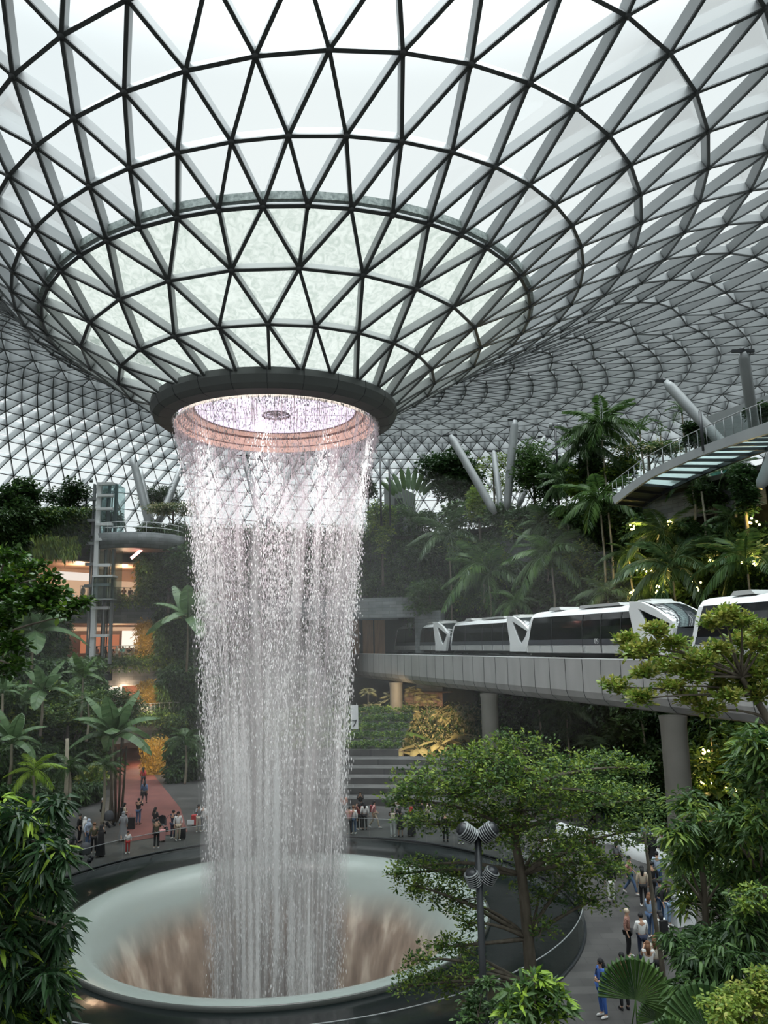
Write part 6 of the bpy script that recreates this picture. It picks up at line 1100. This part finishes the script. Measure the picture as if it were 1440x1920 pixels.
PP = [  # px, py of the feet, facing (0 = towards the viewer), pose, top, bottom, kind, hair, hair colour, shoes, place, bag
 (230, 1576, 200, 'walk', 'grey', 'grey', 'robe', 'hijab', 'grey', 'white', 'on the red walkway end', None), (239, 1600, 20, 'stand', 'white', 'red', 'trousers', 'short', 'black', 'white', 'small, beside the glass rail', None, .72),
 (259, 1546, 170, 'phone', 'black', 'denim', 'trousers', 'short', 'black', 'black', 'alone on the walkway', None), (270, 1508, 185, 'walk', 'denim', 'black', 'trousers', 'long', 'black', 'black', 'with luggage up the walkway', None), (268, 1478, 185, 'walk', 'red', 'black', 'trousers', 'long', 'black', 'black', 'farthest up the walkway', None),
 (293, 1591, 190, 'phone', 'olive', 'black', 'trousers', 'short', 'black', 'white', 'by the balustrade', None), (290, 1566, 150, 'fold', 'black', 'darkgrey', 'trousers', 'long', 'black', 'black', 'behind the olive shirt', None),
 (324, 1573, 160, 'phone', 'navy', 'navy', 'trousers', 'short', 'black', 'white', 'left of the dark suitcase', None), (333, 1576, 30, 'stand', 'white', 'beige', 'trousers', 'long', 'black', 'white', 'beside the dark suitcase', None),
 (372, 1560, 20, 'phone', 'grey', 'cream', 'trousers', 'long', 'black', 'white', 'left of the waterfall foot', None), (381, 1560, 160, 'stand', 'white', 'grey', 'trousers', 'short', 'black', 'white', 'touching the waterfall edge', None),
 (164, 1592, 60, 'stand', 'paleblue', 'denim', 'trousers', 'hijab', 'paleblue', 'white', 'in the left group', None), (157, 1588, 100, 'stand', 'white', 'grey', 'trousers', 'hijab', 'white', 'white', 'in the left group', None), (175, 1600, 200, 'stand', 'olive', 'black', 'trousers', 'short', 'brown', 'white', 'in the middle of the left group', None),
 (188, 1606, 190, 'phone', 'black', 'black', 'robe', 'hijab', 'black', 'white', 'at the right of the left group', None), (148, 1580, 90, 'stand', 'black', 'black', 'trousers', 'short', 'black', 'black', 'at the back of the left group', None), (191, 1545, 100, 'stand', 'black', 'black', 'trousers', 'short', 'white', 'black', 'by the hedge', None),
 (232, 1556, 120, 'fold', 'beige', 'black', 'trousers', 'long', 'black', 'black', 'near the palm trunks', 'black'), (100, 1606, 10, 'phone', 'black', 'black', 'trousers', 'long', 'brown', 'black', 'beside the pale slim trunk', None), (94, 1622, 200, 'stand', 'grey', 'black', 'trousers', 'short', 'white', 'black', 'by the lime leaf tips', None), (118, 1624, 190, 'stand', 'cream', 'white', 'trousers', 'long', 'black', 'white', 'by the stroller', None), (134, 1619, 260, 'walk', 'darkgrey', 'black', 'trousers', 'hijab', 'darkgrey', 'black', 'pushing the stroller', None),
 (645, 1537, 180, 'fold', 'orange', 'black', 'trousers', 'long', 'black', 'black', 'right beside the fall', None), (655, 1566, 190, 'phone', 'pink', 'black', 'trousers', 'short', 'black', 'black', 'near the fall', None), (663, 1564, 170, 'stand', 'white', 'denim', 'trousers', 'short', 'brown', 'white', 'near the fall', None), (674, 1556, 200, 'phone', 'maroon', 'black', 'trousers', 'long', 'black', 'white', 'before the steps', None),
 (684, 1556, 190, 'stand', 'white', 'black', 'trousers', 'long', 'black', 'black', 'before the steps', None), (676, 1532, 0, 'phone', 'black', 'black', 'trousers', 'long', 'black', 'black', 'on the lowest step', None), (702, 1553, 90, 'walk', 'pink', 'beige', 'trousers', 'long', 'black', 'white', 'alone before the steps', 'maroon'),
 (737, 1569, 180, 'phone', 'black', 'white', 'trousers', 'long', 'black', 'white', 'in the couple by the rail', 'cream'), (751, 1569, 170, 'stand', 'darkgrey', 'black', 'skirt', 'long', 'black', 'black', 'in the couple by the rail', None), (747, 1546, 190, 'phone', 'white', 'black', 'trousers', 'short', 'black', 'white', 'behind the couple', None),
 (772, 1567, 180, 'stand', 'black', 'black', 'robe', 'hijab', 'red', 'white', 'under the leaves', None), (792, 1548, 200, 'stand', 'darkgrey', 'black', 'trousers', 'short', 'black', 'black', 'half behind the tree', None), (804, 1553, 240, 'walk', 'cream', 'grey', 'trousers', 'long', 'black', 'white', 'half behind the tree', None), (836, 1578, 180, 'stand', 'black', 'black', 'trousers', 'short', 'black', 'black', 'at the balustrade under leaves', None), (864, 1583, 170, 'stand', 'grey', 'grey', 'trousers', 'long', 'black', 'white', 'at the balustrade under leaves', None),
 (1180, 1795, 60, 'stand', 'patterned', 'black', 'trousers', 'short', 'beige', 'white', 'alone near the glass', None), (1207, 1805, 185, 'fold', 'white', 'navy', 'trousers', 'short', 'black', 'black', 'with back turned', None), (1243, 1800, 200, 'stand', 'white', 'black', 'trousers', 'long', 'black', 'black', 'by the thin trunk', 'black'), (1132, 1907, 290, 'fold', 'blue', 'blue', 'trousers', 'long', 'black', 'white', 'looking at a phone', 'black'),
 (1172, 1893, 190, 'stand', 'brown', 'black', 'trousers', 'short', 'black', 'black', 'behind the round palm leaf', None), (1221, 1868, 170, 'phone', 'white', 'black', 'skirt', 'long', 'brown', 'beige', 'under small leaves', None), (1234, 1855, 160, 'fold', 'cream', 'black', 'trousers', 'long', 'brown', 'black', 'right beside the trunk', None), (1242, 1730, 200, 'stand', 'darkgrey', 'denim', 'trousers', 'short', 'black', 'white', 'in the jeans couple', None), (1253, 1737, 30, 'stand', 'black', 'lightblue', 'trousers', 'long', 'black', 'white', 'in the jeans couple', None),
 (1223, 1760, 120, 'fold', 'lightblue', 'denim', 'trousers', 'long', 'brown', 'white', 'reaching out', None), (1147, 1693, 190, 'stand', 'black', 'white', 'trousers', 'long', 'black', 'black', 'under the tree canopy', None), (1183, 1677, 60, 'walk', 'pink', 'denim', 'trousers', 'short', 'black', 'white', 'mid stride', None), (1208, 1700, 170, 'stand', 'beige', 'black', 'trousers', 'long', 'black', 'white', 'left of the trunk', None), (1226, 1690, 180, 'stand', 'black', 'black', 'trousers', 'short', 'black', 'black', 'at the thin trunk', None),
 (1226, 1630, 200, 'stand', 'black', 'black', 'robe', 'hijab', 'black', 'black', 'by the pillar', None), (1245, 1625, 170, 'stand', 'white', 'darkgrey', 'trousers', 'short', 'black', 'black', 'by the pillar', 'darkgrey'), (1214, 1600, 160, 'stand', 'lightblue', 'black', 'trousers', 'short', 'black', 'black', 'behind the black robe', None), (1030, 1628, 150, 'walk', 'white', 'white', 'trousers', 'short', 'black', 'white', 'seen through the tree', None), (1305, 1632, 190, 'stand', 'brown', 'brown', 'robe', 'long', 'black', 'black', 'before the white bench', None), (1236, 1668, 150, 'stand', 'paleblue', 'denim', 'trousers', 'short', 'black', 'white', 'right of the thin trunk', None), (1160, 1640, 120, 'stand', 'grey', 'black', 'trousers', 'long', 'black', 'white', 'behind the canopy', None), (1110, 1620, 200, 'stand', 'maroon', 'black', 'trousers', 'short', 'black', 'black', 'seen through the canopy', None),
 (1137, 1548, 190, 'stand', 'paleblue', 'denim', 'trousers', 'short', 'black', 'white', 'beside the seated row', None)]
for q in PP:
    px, py, fc, kd, tp_c, bt, ty, hr, hcl, sh, plc, bg = q[:12]; person(G0(px, py), fc, kd, tp_c, bt, ty, hr, hcl, sh, plc, q[12] if len(q) > 12 else 1.0, bg)
for px, py, c1, c2, plc in ((1067, 1548, 'white', 'black', 'leftmost on the back wall'), (1098, 1550, 'cream', 'grey', 'second on the back wall'), (1110, 1551, 'grey', 'black', 'third on the back wall'), (1174, 1558, 'beige', 'darkgrey', 'on the wall, hands joined'), (1188, 1560, 'white', 'darkgrey', 'on the wall, beside the beige top'), (1333, 1578, 'white', 'black', 'alone on the far right wall'), (1325, 1577, 'grey', 'black', 'left of the far right pair')):
    p = G0(px, py); p.y += .35; p.z = .02; person(p, 5, 'sit', c1, c2, place=plc)
for lvl, off, rows in ((L3, -.75, ((182, 'pink', 'white', 'lean', 'long'), (197, 'darkgrey', 'white', 'stand', 'long'), (210, 'black', 'black', 'stand', 'short'), (220, 'white', 'grey', 'phone', 'hijab'), (231, 'teal', 'grey', 'lean', 'long'), (243, 'black', 'grey', 'phone', 'short'), (262, 'grey', 'black', 'lean', 'short'), (280, 'paleblue', 'grey', 'phone', 'long'), (299, 'darkgrey', 'black', 'lean', 'short'))),
                       (L4, .9, ((151, 'white', 'white', 'stand', 'hijab'), (212, 'black', 'black', 'lean', 'short'), (218, 'darkgrey', 'black', 'stand', 'long'), (229, 'brown', 'black', 'lean', 'long'), (241, 'black', 'navy', 'stand', 'short'), (258, 'grey', 'brown', 'stand', 'hijab'))),
                       (L2, -6.3, ((208, 'white', 'grey', 'lean', 'short'), (217, 'cream', 'grey', 'stand', 'long'), (232, 'black', 'black', 'lean', 'short'), (265, 'white', 'black', 'stand', 'long'), (273, 'cream', 'denim', 'lean', 'short'), (279, 'white', 'darkgrey', 'phone', 'short'), (287, 'grey', 'white', 'stand', 'long'), (294, 'teal', 'navy', 'stand', 'short'))),
                       (L5, .9, ((788, 'cream', 'black', 'stand', 'short'), (831, 'white', 'grey', 'stand', 'long'), (873, 'darkgrey', 'navy', 'stand', 'short')))):
    for i, (px, c1, c2, kd, hr) in enumerate(rows):
        p = wpt(px, 1200, off); p.z = lvl; nm = {L3: 'on the middle walkway', L4: 'at the upper shop level', L2: 'on the lower left balcony', L5: 'on the top garden edge'}[lvl]
        person(p, float(rng.uniform(-25, 25)), kd, c1, c2, 'trousers', hr, 'white' if hr == 'hijab' else 'black', 'white', nm + (', far left' if i == 0 else ', far right' if i == len(rows) - 1 else ''), 1.04)
# ---------------------------------------------------------------- luggage and strollers
def suitcase(px, py, c, lab, rz=0, s=1.0):
    r_ = empty('suitcase', G0(px, py), R(rz), lab, 'suitcase'); MB().box((0, 0, .38), (.42 * s, .26, .60 * s)).build('shell', MT['cloth_' + c], r_)
    for sx in (-.14, .14): MB().tube([(sx * s, -.03, .04), (sx * s, .03, .04)], .04, 8).build('wheel', MT['plastic_dark'], r_)
    MB().tube([(-.1, .08, .66 * s), (-.1, .08, .98), (.1, .08, .98), (.1, .08, .66 * s)], .012, 5).build('handle', MT['column_paint'], r_)
suitcase(341, 1574, 'black', 'black suitcase beside the person in white by the glass balustrade'); suitcase(303, 1578, 'pink', 'pink suitcase beside the person in the olive top', 20); suitcase(270, 1492, 'black', 'black suitcase trolley on the red walkway', 0, 1.2); suitcase(1390, 1628, 'black', 'black suitcase standing in front of the white curved bench', 10); suitcase(1412, 1636, 'navy', 'dark blue suitcase right of the black one by the bench', -10); suitcase(245, 1555, 'black', 'bulky black bag and case near the palm trunks', 0, 1.2); suitcase(365, 1548, 'red', 'red suitcase left of the waterfall foot')
def stroller(px, py, lab, rz):
    r_ = empty('stroller', G0(px, py), R(rz), lab, 'stroller'); MB().lathe([(.28, .45), (.30, .75), (.22, .98), (.02, 1.05)], 14, (0, 0), R(20), R(200)).build('hood', MT['cloth_darkgrey'], r_); MB().prism([(-.28, -.2, .42), (.28, -.2, .42), (.28, .05, .80), (.2, .08, .80), (.15, -.1, .5), (-.28, -.12, .5)], (0, .4, 0)).build('seat', MT['cloth_black'], r_)
    for x in (-.3, .3):
        for y in (-.2, .3): MB().tube([(x, y - .025, .13), (x, y + .025, .13)], .13, 12).build('wheel', MT['plastic_dark'], r_)
    MB().tube([(-.3, .0, .13), (.05, .05, .5), (.45, .05, 1.0)], .016, 5).tube([(.3, .0, .13), (-.1, .05, .55)], .016, 5).build('frame', MT['dark_metal'], r_)
stroller(159, 1616, 'dark stroller by the glass balustrade in the left group', 190); stroller(204, 1550, 'black stroller near the hedge behind the left group', 160); stroller(303, 1560, 'small black stroller behind the pink suitcase', 20)
